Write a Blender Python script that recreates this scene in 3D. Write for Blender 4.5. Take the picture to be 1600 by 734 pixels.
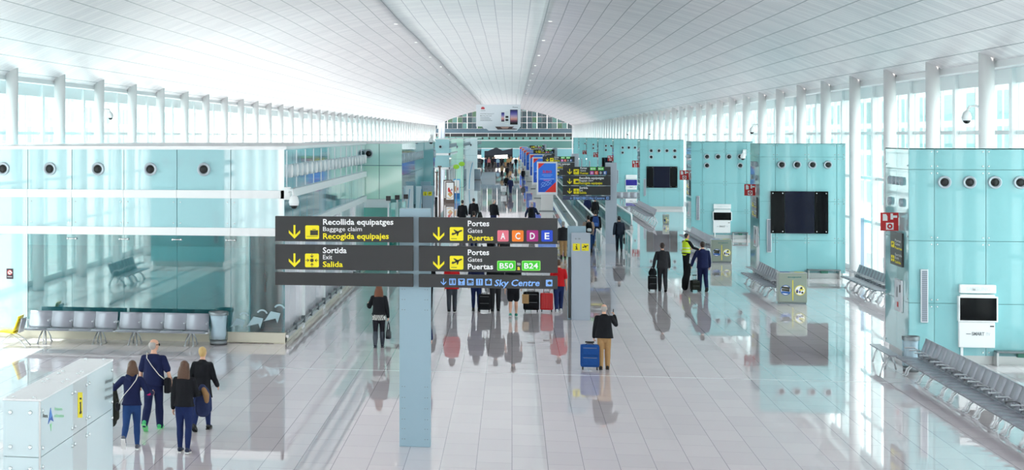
import bpy, bmesh, math, random
from mathutils import Vector, Matrix, Euler
PI = math.pi
sin, cos, tan, rad = math.sin, math.cos, math.tan, math.radians
scn = bpy.context.scene
for o in list(bpy.data.objects):
    bpy.data.objects.remove(o)
COL = scn.collection
random.seed(4)

# ------------------------------------------------------------------ camera
H = 5.85            # eye height above the concourse floor (camera on a gallery)
FPX = 2900.0        # focal length in pixels of the 1600 px wide frame
PHI = rad(11.0)     # camera turned left of the hall axis (the photo is a shifted crop)
XP = 800 - FPX*tan(PHI)
YH = 212.0
cam_d = bpy.data.cameras.new('camera')
cam = bpy.data.objects.new('camera', cam_d); COL.objects.link(cam)
cam.location = (0, 0, H); cam.rotation_euler = (PI/2, 0, PHI)
cam_d.sensor_width = 36; cam_d.lens = 36*FPX/1600
cam_d.shift_x = (800 - XP)/1600; cam_d.shift_y = -(367 - YH)/1600
cam_d.clip_start = 0.5; cam_d.clip_end = 3000
scn.camera = cam

# ------------------------------------------------------------------ light, exposure
world = bpy.data.worlds.new('sky'); scn.world = world; world.use_nodes = True
bg = world.node_tree.nodes['Background']
bg.inputs[0].default_value = (1.0, 0.965, 0.955, 1); bg.inputs[1].default_value = 2.3
sd = bpy.data.lights.new('sun', 'SUN'); sd.energy = 5.5; sd.angle = rad(0.6); sd.color = (1, .95, .88)
sun = bpy.data.objects.new('sun', sd); COL.objects.link(sun)
sun.rotation_euler = Vector((0.62, 0.06, -0.78)).to_track_quat('-Z', 'Y').to_euler()
scn.view_settings.view_transform = 'Standard'; scn.view_settings.look = 'None'
scn.view_settings.gamma = 1; scn.view_settings.use_curve_mapping = False
scn.view_settings.exposure = 1.0
scn.cycles.use_denoising = True
scn.cycles.max_bounces = 10; scn.cycles.diffuse_bounces = 8; scn.cycles.glossy_bounces = 5
scn.cycles.transparent_max_bounces = 16; scn.cycles.transmission_bounces = 6
scn.cycles.sample_clamp_indirect = 8; scn.cycles.caustics_reflective = False; scn.cycles.caustics_refractive = False

# ------------------------------------------------------------------ turning photo pixels into places in the hall
FW = Vector((-sin(PHI), cos(PHI), 0)); RT = Vector((cos(PHI), sin(PHI), 0)); UP = Vector((0, 0, 1))
def ray(px, py): return FW + RT*((px-XP)/FPX) + UP*((YH-py)/FPX)
def on_floor(px, py, z=0.0):
    d = ray(px, py); t = (z-H)/d.z
    p = d*t; return Vector((p.x, p.y, z))
def on_y(px, py, Y):                       # the cross plane y = Y  -> (x, z)
    d = ray(px, py); t = Y/d.y
    return d.x*t, H + d.z*t
def on_x(px, py, X):                       # the lengthwise plane x = X -> (y, z)
    d = ray(px, py); t = X/d.x
    return d.y*t, H + d.z*t
def depth(x, y): return Vector((x, y, 0)).dot(FW)

# ------------------------------------------------------------------ materials
def lin(c):
    return tuple(((v/255)/12.92 if v/255 <= .04045 else ((v/255+.055)/1.055)**2.4) for v in c)
MATS = {}
def mat(name, rgb, rough=.5, metal=0, spec=.5, coat=0, emit=0, alpha=1, ior=1.5, tint=.0, bump=0, scale=40):
    if name in MATS: return MATS[name]
    m = bpy.data.materials.new(name); m.use_nodes = True; MATS[name] = m
    nt = m.node_tree; b = nt.nodes['Principled BSDF']; c = lin(rgb)
    b.inputs['Base Color'].default_value = (*c, 1); b.inputs['Roughness'].default_value = rough
    b.inputs['Metallic'].default_value = metal; b.inputs['IOR'].default_value = ior
    b.inputs['Specular IOR Level'].default_value = spec; b.inputs['Coat Weight'].default_value = coat
    b.inputs['Coat Roughness'].default_value = .05
    if emit:
        b.inputs['Emission Color'].default_value = (*c, 1); b.inputs['Emission Strength'].default_value = emit
    if tint or bump:
        tc = nt.nodes.new('ShaderNodeTexCoord'); nz = nt.nodes.new('ShaderNodeTexNoise')
        nz.inputs['Scale'].default_value = scale; nz.inputs['Detail'].default_value = 3
        nt.links.new(tc.outputs['Object'], nz.inputs['Vector'])
        if tint:
            mx = nt.nodes.new('ShaderNodeMix'); mx.data_type = 'RGBA'
            mx.inputs[6].default_value = (*[v*(1-tint) for v in c], 1); mx.inputs[7].default_value = (*[min(1, v*(1+tint)) for v in c], 1)
            nt.links.new(nz.outputs['Fac'], mx.inputs[0]); nt.links.new(mx.outputs[2], b.inputs['Base Color'])
        if bump:
            bp = nt.nodes.new('ShaderNodeBump'); bp.inputs['Strength'].default_value = bump; bp.inputs['Distance'].default_value = .02
            nt.links.new(nz.outputs['Fac'], bp.inputs['Height']); nt.links.new(bp.outputs['Normal'], b.inputs['Normal'])
    return m
def thin_glass(name, rgb, gloss=.08, rough=.02):
    if name in MATS: return MATS[name]
    m = bpy.data.materials.new(name); m.use_nodes = True; MATS[name] = m
    nt = m.node_tree; nt.nodes.remove(nt.nodes['Principled BSDF'])
    out = nt.nodes['Material Output']
    tr = nt.nodes.new('ShaderNodeBsdfTransparent'); tr.inputs[0].default_value = (*lin(rgb), 1)
    gl = nt.nodes.new('ShaderNodeBsdfGlossy'); gl.inputs['Roughness'].default_value = rough
    fr = nt.nodes.new('ShaderNodeLayerWeight'); fr.inputs[0].default_value = .5
    pw = nt.nodes.new('ShaderNodeMath'); pw.operation = 'POWER'; pw.inputs[1].default_value = 4
    ad = nt.nodes.new('ShaderNodeMath'); ad.operation = 'MULTIPLY_ADD'; ad.use_clamp = True; ad.inputs[1].default_value = .35; ad.inputs[2].default_value = gloss
    mx = nt.nodes.new('ShaderNodeMixShader')
    nt.links.new(fr.outputs[1], pw.inputs[0]); nt.links.new(pw.outputs[0], ad.inputs[0]); nt.links.new(ad.outputs[0], mx.inputs[0])
    nt.links.new(tr.outputs[0], mx.inputs[1]); nt.links.new(gl.outputs[0], mx.inputs[2])
    nt.links.new(mx.outputs[0], out.inputs[0])
    return m
def floor_mat():
    m = mat('polished_stone_floor', (232, 220, 224), .02)
    nt = m.node_tree; b = nt.nodes['Principled BSDF']; L = nt.links.new
    b.inputs['Specular IOR Level'].default_value = .75
    tc = nt.nodes.new('ShaderNodeTexCoord')
    sep = nt.nodes.new('ShaderNodeSeparateXYZ'); L(tc.outputs['Object'], sep.inputs[0])
    cmb = nt.nodes.new('ShaderNodeCombineXYZ'); L(sep.outputs['Y'], cmb.inputs['X']); L(sep.outputs['X'], cmb.inputs['Y'])
    br = nt.nodes.new('ShaderNodeTexBrick'); L(cmb.outputs[0], br.inputs['Vector'])
    br.inputs['Scale'].default_value = 1; br.inputs['Brick Width'].default_value = 1.3; br.inputs['Row Height'].default_value = .625
    br.inputs['Mortar Size'].default_value = .006; br.inputs['Mortar Smooth'].default_value = .1; br.offset = .5
    br.inputs['Color1'].default_value = (*lin((238, 226, 229)), 1); br.inputs['Color2'].default_value = (*lin((230, 218, 222)), 1)
    br.inputs['Mortar'].default_value = (*lin((168, 162, 168)), 1)
    nz = nt.nodes.new('ShaderNodeTexNoise'); nz.inputs['Scale'].default_value = 60; nz.inputs['Detail'].default_value = 4
    L(tc.outputs['Object'], nz.inputs['Vector'])
    mx = nt.nodes.new('ShaderNodeMix'); mx.data_type = 'RGBA'; mx.blend_type = 'MULTIPLY'; mx.inputs[0].default_value = .12
    L(br.outputs['Color'], mx.inputs[6]); L(nz.outputs['Color'], mx.inputs[7]); L(mx.outputs[2], b.inputs['Base Color'])
    mr = nt.nodes.new('ShaderNodeMapRange'); L(nz.outputs['Fac'], mr.inputs[0]); mr.inputs[3].default_value = .012; mr.inputs[4].default_value = .03
    L(mr.outputs[0], b.inputs['Roughness'])
    return m
def ceiling_mat(name, c1, c2, cm, metal, rough, tilt=.0):
    m = mat(name, c1, rough, metal)
    nt = m.node_tree; b = nt.nodes['Principled BSDF']; L = nt.links.new
    tc = nt.nodes.new('ShaderNodeTexCoord')
    sep = nt.nodes.new('ShaderNodeSeparateXYZ'); L(tc.outputs['Object'], sep.inputs[0])
    cmb = nt.nodes.new('ShaderNodeCombineXYZ'); L(sep.outputs['Y'], cmb.inputs['X']); L(sep.outputs['X'], cmb.inputs['Y'])
    br = nt.nodes.new('ShaderNodeTexBrick'); L(cmb.outputs[0], br.inputs['Vector'])
    br.inputs['Scale'].default_value = 1; br.inputs['Brick Width'].default_value = .55; br.inputs['Row Height'].default_value = .84
    br.inputs['Mortar Size'].default_value = .010; br.inputs['Mortar Smooth'].default_value = .3; br.offset = .5
    br.inputs['Color1'].default_value = (*lin(c1), 1); br.inputs['Color2'].default_value = (*lin(c2), 1); br.inputs['Mortar'].default_value = (*lin(cm), 1)
    # long seams between the panel rows
    dv = nt.nodes.new('ShaderNodeMath'); dv.operation = 'DIVIDE'; dv.inputs[1].default_value = .84; L(sep.outputs['X'], dv.inputs[0])
    fr = nt.nodes.new('ShaderNodeMath'); fr.operation = 'FRACT'; L(dv.outputs[0], fr.inputs[0])
    lt = nt.nodes.new('ShaderNodeMath'); lt.operation = 'LESS_THAN'; lt.inputs[1].default_value = .035; L(fr.outputs[0], lt.inputs[0])
    mx = nt.nodes.new('ShaderNodeMix'); mx.data_type = 'RGBA'; L(lt.outputs[0], mx.inputs[0]); L(br.outputs['Color'], mx.inputs[6])
    mx.inputs[7].default_value = (*lin(cm), 1); L(mx.outputs[2], b.inputs['Base Color'])
    mrr = nt.nodes.new('ShaderNodeMapRange'); L(br.outputs['Color'], mrr.inputs[0]); mrr.inputs[1].default_value = .6; mrr.inputs[2].default_value = .9; mrr.inputs[3].default_value = rough; mrr.inputs[4].default_value = rough+.05; L(mrr.outputs[0], b.inputs['Roughness'])
    # the fine cross slats and a slight waviness of the sheet metal
    wv = nt.nodes.new('ShaderNodeTexWave'); wv.wave_type = 'BANDS'; wv.bands_direction = 'Y'; wv.inputs['Scale'].default_value = .9
    L(tc.outputs['Object'], wv.inputs['Vector'])
    nz = nt.nodes.new('ShaderNodeTexNoise'); nz.inputs['Scale'].default_value = .25; nz.inputs['Detail'].default_value = 2; L(tc.outputs['Object'], nz.inputs['Vector'])
    ad = nt.nodes.new('ShaderNodeMath'); ad.operation = 'MULTIPLY_ADD'; ad.inputs[1].default_value = 9; L(nz.outputs['Fac'], ad.inputs[0]); L(wv.outputs['Fac'], ad.inputs[2])
    bp = nt.nodes.new('ShaderNodeBump'); bp.inputs['Strength'].default_value = tilt; bp.inputs['Distance'].default_value = .04
    L(ad.outputs[0], bp.inputs['Height']); L(bp.outputs['Normal'], b.inputs['Normal'])
    return m
def facade_mat(name, wall, glass, bw, rh):
    m = mat(name, wall, .4); nt = m.node_tree; b = nt.nodes['Principled BSDF']; L = nt.links.new
    tc = nt.nodes.new('ShaderNodeTexCoord'); sep = nt.nodes.new('ShaderNodeSeparateXYZ'); L(tc.outputs['Object'], sep.inputs[0])
    ad = nt.nodes.new('ShaderNodeMath'); ad.operation = 'ADD'; L(sep.outputs['X'], ad.inputs[0]); L(sep.outputs['Y'], ad.inputs[1])
    cmb = nt.nodes.new('ShaderNodeCombineXYZ'); L(ad.outputs[0], cmb.inputs['X']); L(sep.outputs['Z'], cmb.inputs['Y'])
    br = nt.nodes.new('ShaderNodeTexBrick'); L(cmb.outputs[0], br.inputs['Vector']); br.offset = 0
    br.inputs['Scale'].default_value = 1; br.inputs['Brick Width'].default_value = bw; br.inputs['Row Height'].default_value = rh
    br.inputs['Mortar Size'].default_value = rh*.1
    br.inputs['Color1'].default_value = (*lin(glass), 1); br.inputs['Color2'].default_value = (*lin([min(255, v+25) for v in glass]), 1)
    br.inputs['Mortar'].default_value = (*lin(wall), 1); L(br.outputs['Color'], b.inputs['Base Color'])
    return m

M_floor = floor_mat()
M_ceil = ceiling_mat('satin_ceiling_panels', (236, 230, 232), (218, 212, 216), (142, 140, 146), .30, .30, .13)
M_strip = ceiling_mat('pale_ceiling_panels', (250, 248, 249), (238, 236, 239), (196, 194, 202), .0, .4, .10)
M_white = mat('white_paint', (240, 241, 242), .35)
M_colw = mat('white_column_paint', (252, 252, 252), .3, coat=.3)
M_frame = mat('pale_window_frame', (226, 234, 235), .35)
M_glass = thin_glass('window_glass', (240, 251, 251), .03)
M_pane = thin_glass('clear_glass', (205, 236, 236), .10)
M_cyan = mat('turquoise_back_painted_glass', (140, 196, 201), .03, spec=.5, tint=.03, scale=.8)
M_cyan_l = mat('pale_turquoise_back_painted_glass', (168, 206, 212), .02, spec=.9, ior=1.8, coat=.3, tint=.03, scale=.6)
M_green_l = mat('pale_green_back_painted_glass', (196, 244, 226), .06, spec=.8, coat=.3)
M_teal_d = mat('dark_teal_wall', (120, 178, 188), .3)
M_teal_g = mat('sea_green_panel', (92, 178, 165), .2)
M_seam = mat('shadow_gap', (96, 150, 152), .6)
M_bolt = mat('polished_bolt', (225, 232, 232), .2, .7)
M_steel = mat('brushed_steel', (190, 192, 192), .3, .8)
M_steel_d = mat('dark_steel', (120, 126, 130), .35, .7)
M_alu = mat('satin_aluminium', (205, 208, 212), .3, .6)
M_plinth = mat('cream_plinth', (214, 208, 190), .35)
M_black = mat('black_plastic', (16, 18, 22), .35)
M_screen = mat('black_screen_glass', (6, 7, 10), .08, spec=.15)
M_screen2 = mat('deep_blue_screen_glass', (16, 20, 40), .10, spec=.15)
M_ring = mat('grey_nozzle_ring', (178, 190, 198), .35, .2)
M_core = mat('nozzle_mouth', (10, 14, 16), .5)
M_grille = mat('grey_grille', (150, 158, 172), .4, .3)
M_sign = mat('charcoal_sign_panel', (64, 64, 65), .5, spec=.25)
M_post = mat('pale_blue_grey_post', (152, 180, 194), .35)
M_post2 = mat('grey_lilac_post', (178, 188, 200), .35)
M_yel = mat('sign_yellow', (255, 236, 20), .5)
M_wht = mat('sign_white', (250, 250, 250), .5)
M_dk = mat('sign_dark', (58, 56, 44), .5)
M_pink = mat('sign_pink', (236, 118, 136), .5); M_org = mat('sign_orange', (250, 128, 22), .5)
M_mag = mat('sign_magenta', (168, 28, 122), .5); M_blu = mat('sign_blue', (14, 70, 205), .5)
M_grn = mat('sign_green', (60, 214, 34), .5); M_grn2 = mat('sign_light_green', (150, 240, 110), .5)
M_sky = mat('sign_sky_blue', (138, 186, 250), .5)
M_red = mat('safety_red', (204, 30, 32), .4)
M_seat = mat('grey_perforated_seat', (158, 160, 170), .32, .3, tint=.05, scale=120)
M_seat_e = mat('dark_seat_edge', (112, 116, 124), .35, .4)
M_seaty = mat('yellow_seat_shell', (240, 216, 40), .4)
M_kiosk = mat('milky_glass_panel', (222, 240, 244), .10, spec=.5, tint=.03, scale=.9)
M_kioskt = mat('white_glass_top', (252, 252, 252), .35, spec=.3)
M_bin = thin_glass('clear_plastic', (222, 234, 240), .05, .05)
M_bag = mat('white_bin_bag', (232, 236, 240), .5, bump=.6, scale=9)
M_box = mat('grey_green_bin', (150, 158, 146), .3, .3)
M_rubber = mat('dark_belt_rubber', (112, 120, 124), .6)
M_rail = mat('black_handrail', (40, 44, 48), .4)

# ------------------------------------------------------------------ mesh helpers
class MB:
    """collects shapes, then links them as ONE mesh object"""
    def __init__(s): s.v = []; s.f = []; s.m = []; s.s = []; s.mats = []
    def mi(s, m):
        if m not in s.mats: s.mats.append(m)
        return s.mats.index(m)
    def face(s, idx, m, smooth=False): s.f.append(tuple(idx)); s.m.append(s.mi(m)); s.s.append(smooth)
    def box(s, a, b, m, c=0.0):
        x0, x1 = sorted((a[0], b[0])); y0, y1 = sorted((a[1], b[1])); z0, z1 = sorted((a[2], b[2]))
        if c > 0:
            c = min(c, (x1-x0)*.45, (y1-y0)*.45, (z1-z0)*.45)
            bm = bmesh.new(); bmesh.ops.create_cube(bm, size=1)
            for v in bm.verts: v.co = Vector(((x0+x1)/2+v.co.x*(x1-x0), (y0+y1)/2+v.co.y*(y1-y0), (z0+z1)/2+v.co.z*(z1-z0)))
            bmesh.ops.bevel(bm, geom=bm.edges[:], offset=c, segments=2, profile=.6, affect='EDGES')
            s.bm(bm, m); return s
        n = len(s.v)
        s.v += [Vector(p) for p in ((x0,y0,z0),(x1,y0,z0),(x1,y1,z0),(x0,y1,z0),(x0,y0,z1),(x1,y0,z1),(x1,y1,z1),(x0,y1,z1))]
        for q in ((0,3,2,1),(4,5,6,7),(0,1,5,4),(1,2,6,5),(2,3,7,6),(3,0,4,7)): s.face([n+i for i in q], m)
        return s
    def bm(s, bm, m, smooth=False):
        n = len(s.v); bm.verts.index_update()
        s.v += [v.co.copy() for v in bm.verts]
        for f in bm.faces: s.face([n+v.index for v in f.verts], m, smooth)
        bm.free()
    def loft(s, pts, rad_, m, seg=10, side=None, cap=True, smooth=True, rounded=False, sq=2.0):
        """tube through pts; radii numbers or (along side, across)"""
        pts = [Vector(p) for p in pts]; R = [(r, r) if not isinstance(r, (tuple, list)) else r for r in rad_]
        if rounded:
            d0 = (pts[0]-pts[1]).normalized(); d1 = (pts[-1]-pts[-2]).normalized()
            r0, r1 = R[0], R[-1]; a0 = min(r0); a1 = min(r1)
            pre = [(pts[0]+d0*a0, (r0[0]*.3, r0[1]*.3)), (pts[0]+d0*a0*.7, (r0[0]*.72, r0[1]*.72))]
            post = [(pts[-1]+d1*a1*.7, (r1[0]*.72, r1[1]*.72)), (pts[-1]+d1*a1, (r1[0]*.3, r1[1]*.3))]
            P = [p for p, _ in pre]+pts+[p for p, _ in post]; R = [r for _, r in pre]+R+[r for _, r in post]; pts = P
        n0 = len(s.v); sd = Vector(side) if side else None
        for i, p in enumerate(pts):
            t = (pts[min(i+1, len(pts)-1)]-pts[max(i-1, 0)]).normalized()
            ref = sd if sd else (Vector((1,0,0)) if abs(t.x) < .9 else Vector((0,1,0)))
            u = (ref-t*ref.dot(t)); u = u.normalized() if u.length > 1e-6 else t.orthogonal().normalized()
            w = t.cross(u)
            for k in range(seg):
                a = 2*PI*k/seg; ca, sa = cos(a), sin(a)
                if sq != 2: ca, sa = math.copysign(abs(ca)**(2/sq), ca), math.copysign(abs(sa)**(2/sq), sa)
                s.v.append(p+u*(R[i][0]*ca)+w*(R[i][1]*sa))
        for i in range(len(pts)-1):
            for k in range(seg):
                a = n0+i*seg+k; b = n0+i*seg+(k+1) % seg
                s.face((a, b, b+seg, a+seg), m, smooth)
        if cap:
            s.face([n0+k for k in range(seg)][::-1], m); s.face([n0+(len(pts)-1)*seg+k for k in range(seg)], m)
        return s
    def tube(s, pts, r, m, seg=8): return s.loft(pts, [r]*len(pts), m, seg)
    def prism(s, poly, fn, d, m):
        """2-D polygon mapped by fn(u, v, w) and given depth d along w"""
        n = len(s.v); k = len(poly)
        s.v += [Vector(fn(u, v, 0)) for u, v in poly]+[Vector(fn(u, v, d)) for u, v in poly]
        s.face(range(n, n+k), m); s.face([n+k+i for i in range(k)][::-1], m)
        for i in range(k):
            j = (i+1) % k; s.face((n+i, n+k+i, n+k+j, n+j), m)
        return s
    def ellipsoid(s, c, r, m, seg=16, rings=10):
        bm = bmesh.new(); bmesh.ops.create_uvsphere(bm, u_segments=seg, v_segments=rings, radius=1)
        for v in bm.verts: v.co = Vector((c[0]+v.co.x*r[0], c[1]+v.co.y*r[1], c[2]+v.co.z*r[2]))
        s.bm(bm, m, True); return s
    def mesh(s, name, fixn=True):
        me = bpy.data.meshes.new(name)
        me.from_pydata([tuple(v) for v in s.v], [], s.f)
        for m in s.mats: me.materials.append(m)
        me.polygons.foreach_set('material_index', s.m); me.polygons.foreach_set('use_smooth', s.s)
        if fixn:
            bm = bmesh.new(); bm.from_mesh(me); bmesh.ops.recalc_face_normals(bm, faces=bm.faces[:]); bm.to_mesh(me); bm.free()
        me.update(); return me
    def build(s, name, parent=None, **k): return link(name, s.mesh(name), parent, **k)
def link(name, me, parent=None, loc=None, rot=None, kind=None):
    o = bpy.data.objects.new(name, me); COL.objects.link(o)
    if parent is not None: o.parent = parent
    if loc is not None: o.location = loc
    if rot is not None: o.rotation_euler = rot
    if kind: o['kind'] = kind
    return o
def tag(o, label, cat, group=None):
    o['label'] = label; o['category'] = cat
    if group: o['group'] = group
    return o
def thing(name, label, cat, loc=(0,0,0), rz=0, group=None):
    return tag(link(name, None, None, loc, (0, 0, rz)), label, cat, group)
def struct(name, mb, parent=None):
    o = mb.build(name, parent)
    if parent is None: o['kind'] = 'structure'
    return o
def dup(root, loc, rz=None, label=None, group=None):
    def cp(o, par):
        c = o.copy(); COL.objects.link(c); c.parent = par
        for ch in KIDS(o): cp(ch, c)
        return c
    r = cp(root, root.parent); r.location = loc
    if rz is not None: r.rotation_euler = (0, 0, rz)
    if label: r['label'] = label
    if group: r['group'] = group
    return r
def KIDS(o): return [c for c in list(COL.objects) if c.parent == o] if False else list(o.children)
def remeshed(mb, voxel, name, smooth_it=4):
    """fuse the collected shapes into one continuous skin"""
    me = mb.mesh('tmp'); o = bpy.data.objects.new('tmp', me); COL.objects.link(o)
    md = o.modifiers.new('r', 'REMESH'); md.mode = 'VOXEL'; md.voxel_size = voxel; md.use_smooth_shade = True
    sm = o.modifiers.new('s', 'SMOOTH'); sm.factor = .5; sm.iterations = smooth_it
    dg = bpy.context.evaluated_depsgraph_get(); ev = o.evaluated_get(dg)
    out = bpy.data.meshes.new_from_object(ev, depsgraph=dg); out.name = name
    bpy.data.objects.remove(o); bpy.data.meshes.remove(me)
    out.materials.clear()
    for m in mb.mats: out.materials.append(m)
    out.polygons.foreach_set('use_smooth', [True]*len(out.polygons))
    return out

# ------------------------------------------------------------------ lettering
_TXT = {}
def glyphs(s, bold):
    key = (s, bold)
    if key not in _TXT:
        cu = bpy.data.curves.new('t', 'FONT'); cu.body = s; cu.size = 1; cu.offset = .022 if bold else .003; cu.resolution_u = 2; cu.extrude = 0
        o = bpy.data.objects.new('t', cu); COL.objects.link(o)
        dg = bpy.context.evaluated_depsgraph_get(); ev = o.evaluated_get(dg); me = ev.to_mesh()
        vs = [v.co.copy() for v in me.vertices]; fs = [tuple(p.vertices) for p in me.polygons]
        ev.to_mesh_clear(); bpy.data.objects.remove(o); bpy.data.curves.remove(cu)
        _TXT[key] = (vs, fs)
    return _TXT[key]
def text(mb, s, u0, u1, base, cap, fn, m, bold=True, shear=0):
    """write s from u0 to u1 on the baseline; fn maps (u, v, w) to space; v grows upwards"""
    vs, fs = glyphs(s, bold)
    xs = [v.x for v in vs]; a, b = min(xs), max(xs)
    n = len(mb.v)
    for v in vs:
        y = v.y/.70*cap
        mb.v.append(Vector(fn(u0+(v.x-a)/(b-a)*(u1-u0)+shear*y*(1 if u1 > u0 else -1), base+y, .006)))
    for f in fs: mb.face([n+i for i in f], m)
def wri(parent, s, u0, u1, base, cap, fn, m, bold=True, shear=0, name='lettering'):
    mb = MB(); text(mb, s, u0, u1, base, cap, fn, m, bold, shear)
    return link(name, mb.mesh(name, False), parent)
def rrect(x0, y0, x1, y1, r, n=4):
    out = []
    for cx, cy, a0 in ((x1-r, y1-r, 0), (x0+r, y1-r, 90), (x0+r, y0+r, 180), (x1-r, y0+r, 270)):
        for k in range(n+1):
            a = rad(a0+90*k/n); out.append((cx+r*cos(a), cy+r*sin(a)))
    return out
def circ(cx, cy, r, n=20, a0=0, a1=360):
    return [(cx+r*cos(rad(a0+(a1-a0)*k/n)), cy+r*sin(rad(a0+(a1-a0)*k/n))) for k in range(n if a1-a0 >= 360 else n+1)]
def stroke(p, q, w):
    d = (Vector(q)-Vector(p)); n = Vector((-d.y, d.x)).normalized()*w/2; p, q = Vector(p), Vector(q)
    return [tuple(p-n), tuple(q-n), tuple(q+n), tuple(p+n)]
def arrow_down(mb, x0, x1, y0, y1, fn, m):
    """y0 top, y1 bottom, v upwards (pass y as negative-down values)"""
    cx = (x0+x1)/2; w = (x1-x0)*.17
    mb.prism([(cx-w/2, y0), (cx-w/2, y1+w), (cx+w/2, y1+w), (cx+w/2, y0)], fn, .006, m)
    h = (x1-x0)/2
    mb.prism([(cx, y1), (x0, y1+h), (x0, y1+h+w*1.5), (cx, y1+w*1.5)], fn, .007, m)
    mb.prism([(cx, y1), (cx, y1+w*1.5), (x1, y1+h+w*1.5), (x1, y1+h)], fn, .007, m)
def picto(mb, kind, x0, x1, yt, yb, fn, bgm, fg):
    """pictogram tile; yt > yb (v upwards)"""
    s = x1-x0
    mb.prism(rrect(x0, yb, x1, yt, s*.09), fn, .006, bgm)
    U = lambda u, v: (x0+u*s, yb+v*(yt-yb))
    P = lambda poly: mb.prism([U(*p) for p in poly], fn, .010, fg)
    if kind == 'case':
        P([(.36, .28), (.92, .28), (.92, .64), (.36, .64)]); P([(.52, .68), (.76, .68), (.76, .72), (.52, .72)]); P([(.1, .18), (.9, .18), (.9, .21), (.1, .21)])
    elif kind == 'plane':
        P([(.12, .46), (.22, .40), (.92, .72), (.88, .80), (.78, .78), (.30, .56), (.2, .6)]); P([(.46, .58), (.26, .80), (.34, .82), (.62, .68)])
        P([(.5, .62), (.52, .36), (.6, .36), (.7, .68)]); P([(.1, .13), (.52, .13), (.52, .17), (.1, .17)])
    elif kind == 'exit':
        P(circ(.5, .5, .13, 14))
        for a in (0, 90, 180, 270):
            c, d = round(cos(rad(a))), round(sin(rad(a)))
            R = lambda u, v: (.5+(u*c-v*d), .5+(u*d+v*c))
            P([R(.2, -.02), R(.46, -.02), R(.46, .02), R(.2, .02)])
            P([R(.2, 0), R(.32, .12), R(.36, .09), R(.27, 0), R(.36, -.09), R(.32, -.12)])
    elif kind == 'info':
        P(circ(.52, .8, .09, 12)); P([(.36, .62), (.6, .62), (.6, .26), (.7, .26), (.7, .16), (.34, .16), (.34, .26), (.44, .26), (.44, .52), (.36, .52)])
    elif kind == 'wc':
        for c in (.25, .75): P(circ(c, .84, .07, 8)); P([(c-.14, .74), (c+.14, .74), (c+.08, .2), (c-.08, .2)])
        P([(.48, .1), (.52, .1), (.52, .9), (.48, .9)])
    elif kind == 'bar': P([(.1, .85), (.9, .85), (.54, .5), (.54, .22), (.74, .14), (.26, .14), (.46, .22), (.46, .5)])
    elif kind == 'cup': P([(.2, .8), (.72, .8), (.72, .36), (.2, .36)]); P([(.76, .72), (.9, .72), (.9, .46), (.76, .46)]); P([(.1, .2), (.9, .2), (.9, .28), (.1, .28)])
    elif kind == 'fork': P([(.26, .9), (.4, .9), (.36, .1), (.3, .1)]); P([(.6, .9), (.76, .8), (.7, .1), (.64, .1)])
    elif kind == 'shop': P([(.14, .7), (.86, .7), (.8, .2), (.2, .2)]); P(circ(.5, .72, .2, 12, 0, 180))
    elif kind == 'fish': P([(.2, .5), (.5, .76), (.84, .66), (.84, .34), (.5, .24)])

# ================================================================== THE SETTING
Y0, Y1 = -45.0, 441.0           # ends of the hall
XW0, XW1 = -18.2, 14.4          # springing of the vault
ZS, ZA = 7.85, 12.25            # springing and apex heights
XC, HW = -1.9, 16.3
STRIP = (-5.78, 1.53)
struct('floor', MB().box((-21, Y0, -.3), (17.5, 560, 0), M_floor))
apron = struct('ground', MB().box((-300, -200, -6.4), (300, 900, -6), mat('apron_concrete', (205, 208, 208), .7, tint=.06, scale=.2)))

def vault_z(x, y):
    t = (x-XC)/HW
    return ZS + (ZA-ZS)*(1-abs(t)**2.0) + .05*sin(2*PI*y/37.0)*(1-abs(t))
def vault(name, xa, xb, m, nx, drop=0):
    mb = MB(); ny = 200
    for lay in (0, .12):
        n = len(mb.v)
        for j in range(ny+1):
            y = Y0+(Y1-Y0)*j/ny
            for i in range(nx+1):
                x = xa+(xb-xa)*i/nx; mb.v.append(Vector((x, y, vault_z(x, y)-drop+lay)))
        for j in range(ny):
            for i in range(nx):
                a = n+j*(nx+1)+i; q = (a, a+1, a+nx+2, a+nx+1)
                mb.face(q if lay else q[::-1], m, True)
    N = (nx+1)*(ny+1)
    for j in range(ny):
        for i in (0, nx):
            a = j*(nx+1)+i; mb.face((a, a+nx+1, a+nx+1+N, a+N), M_white)
    for i in range(nx):
        for j in (0, ny):
            a = j*(nx+1)+i; mb.face((a, a+1, a+1+N, a+N), M_white)
    o = link(name, mb.mesh(name, False)); o['kind'] = 'structure'; return o
vault('ceiling_left', XW0, STRIP[0], M_ceil, 26)
vault('ceiling_centre', STRIP[0], STRIP[1], M_strip, 12, .0)
vault('ceiling_right', STRIP[1], XW1, M_ceil, 26)

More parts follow.
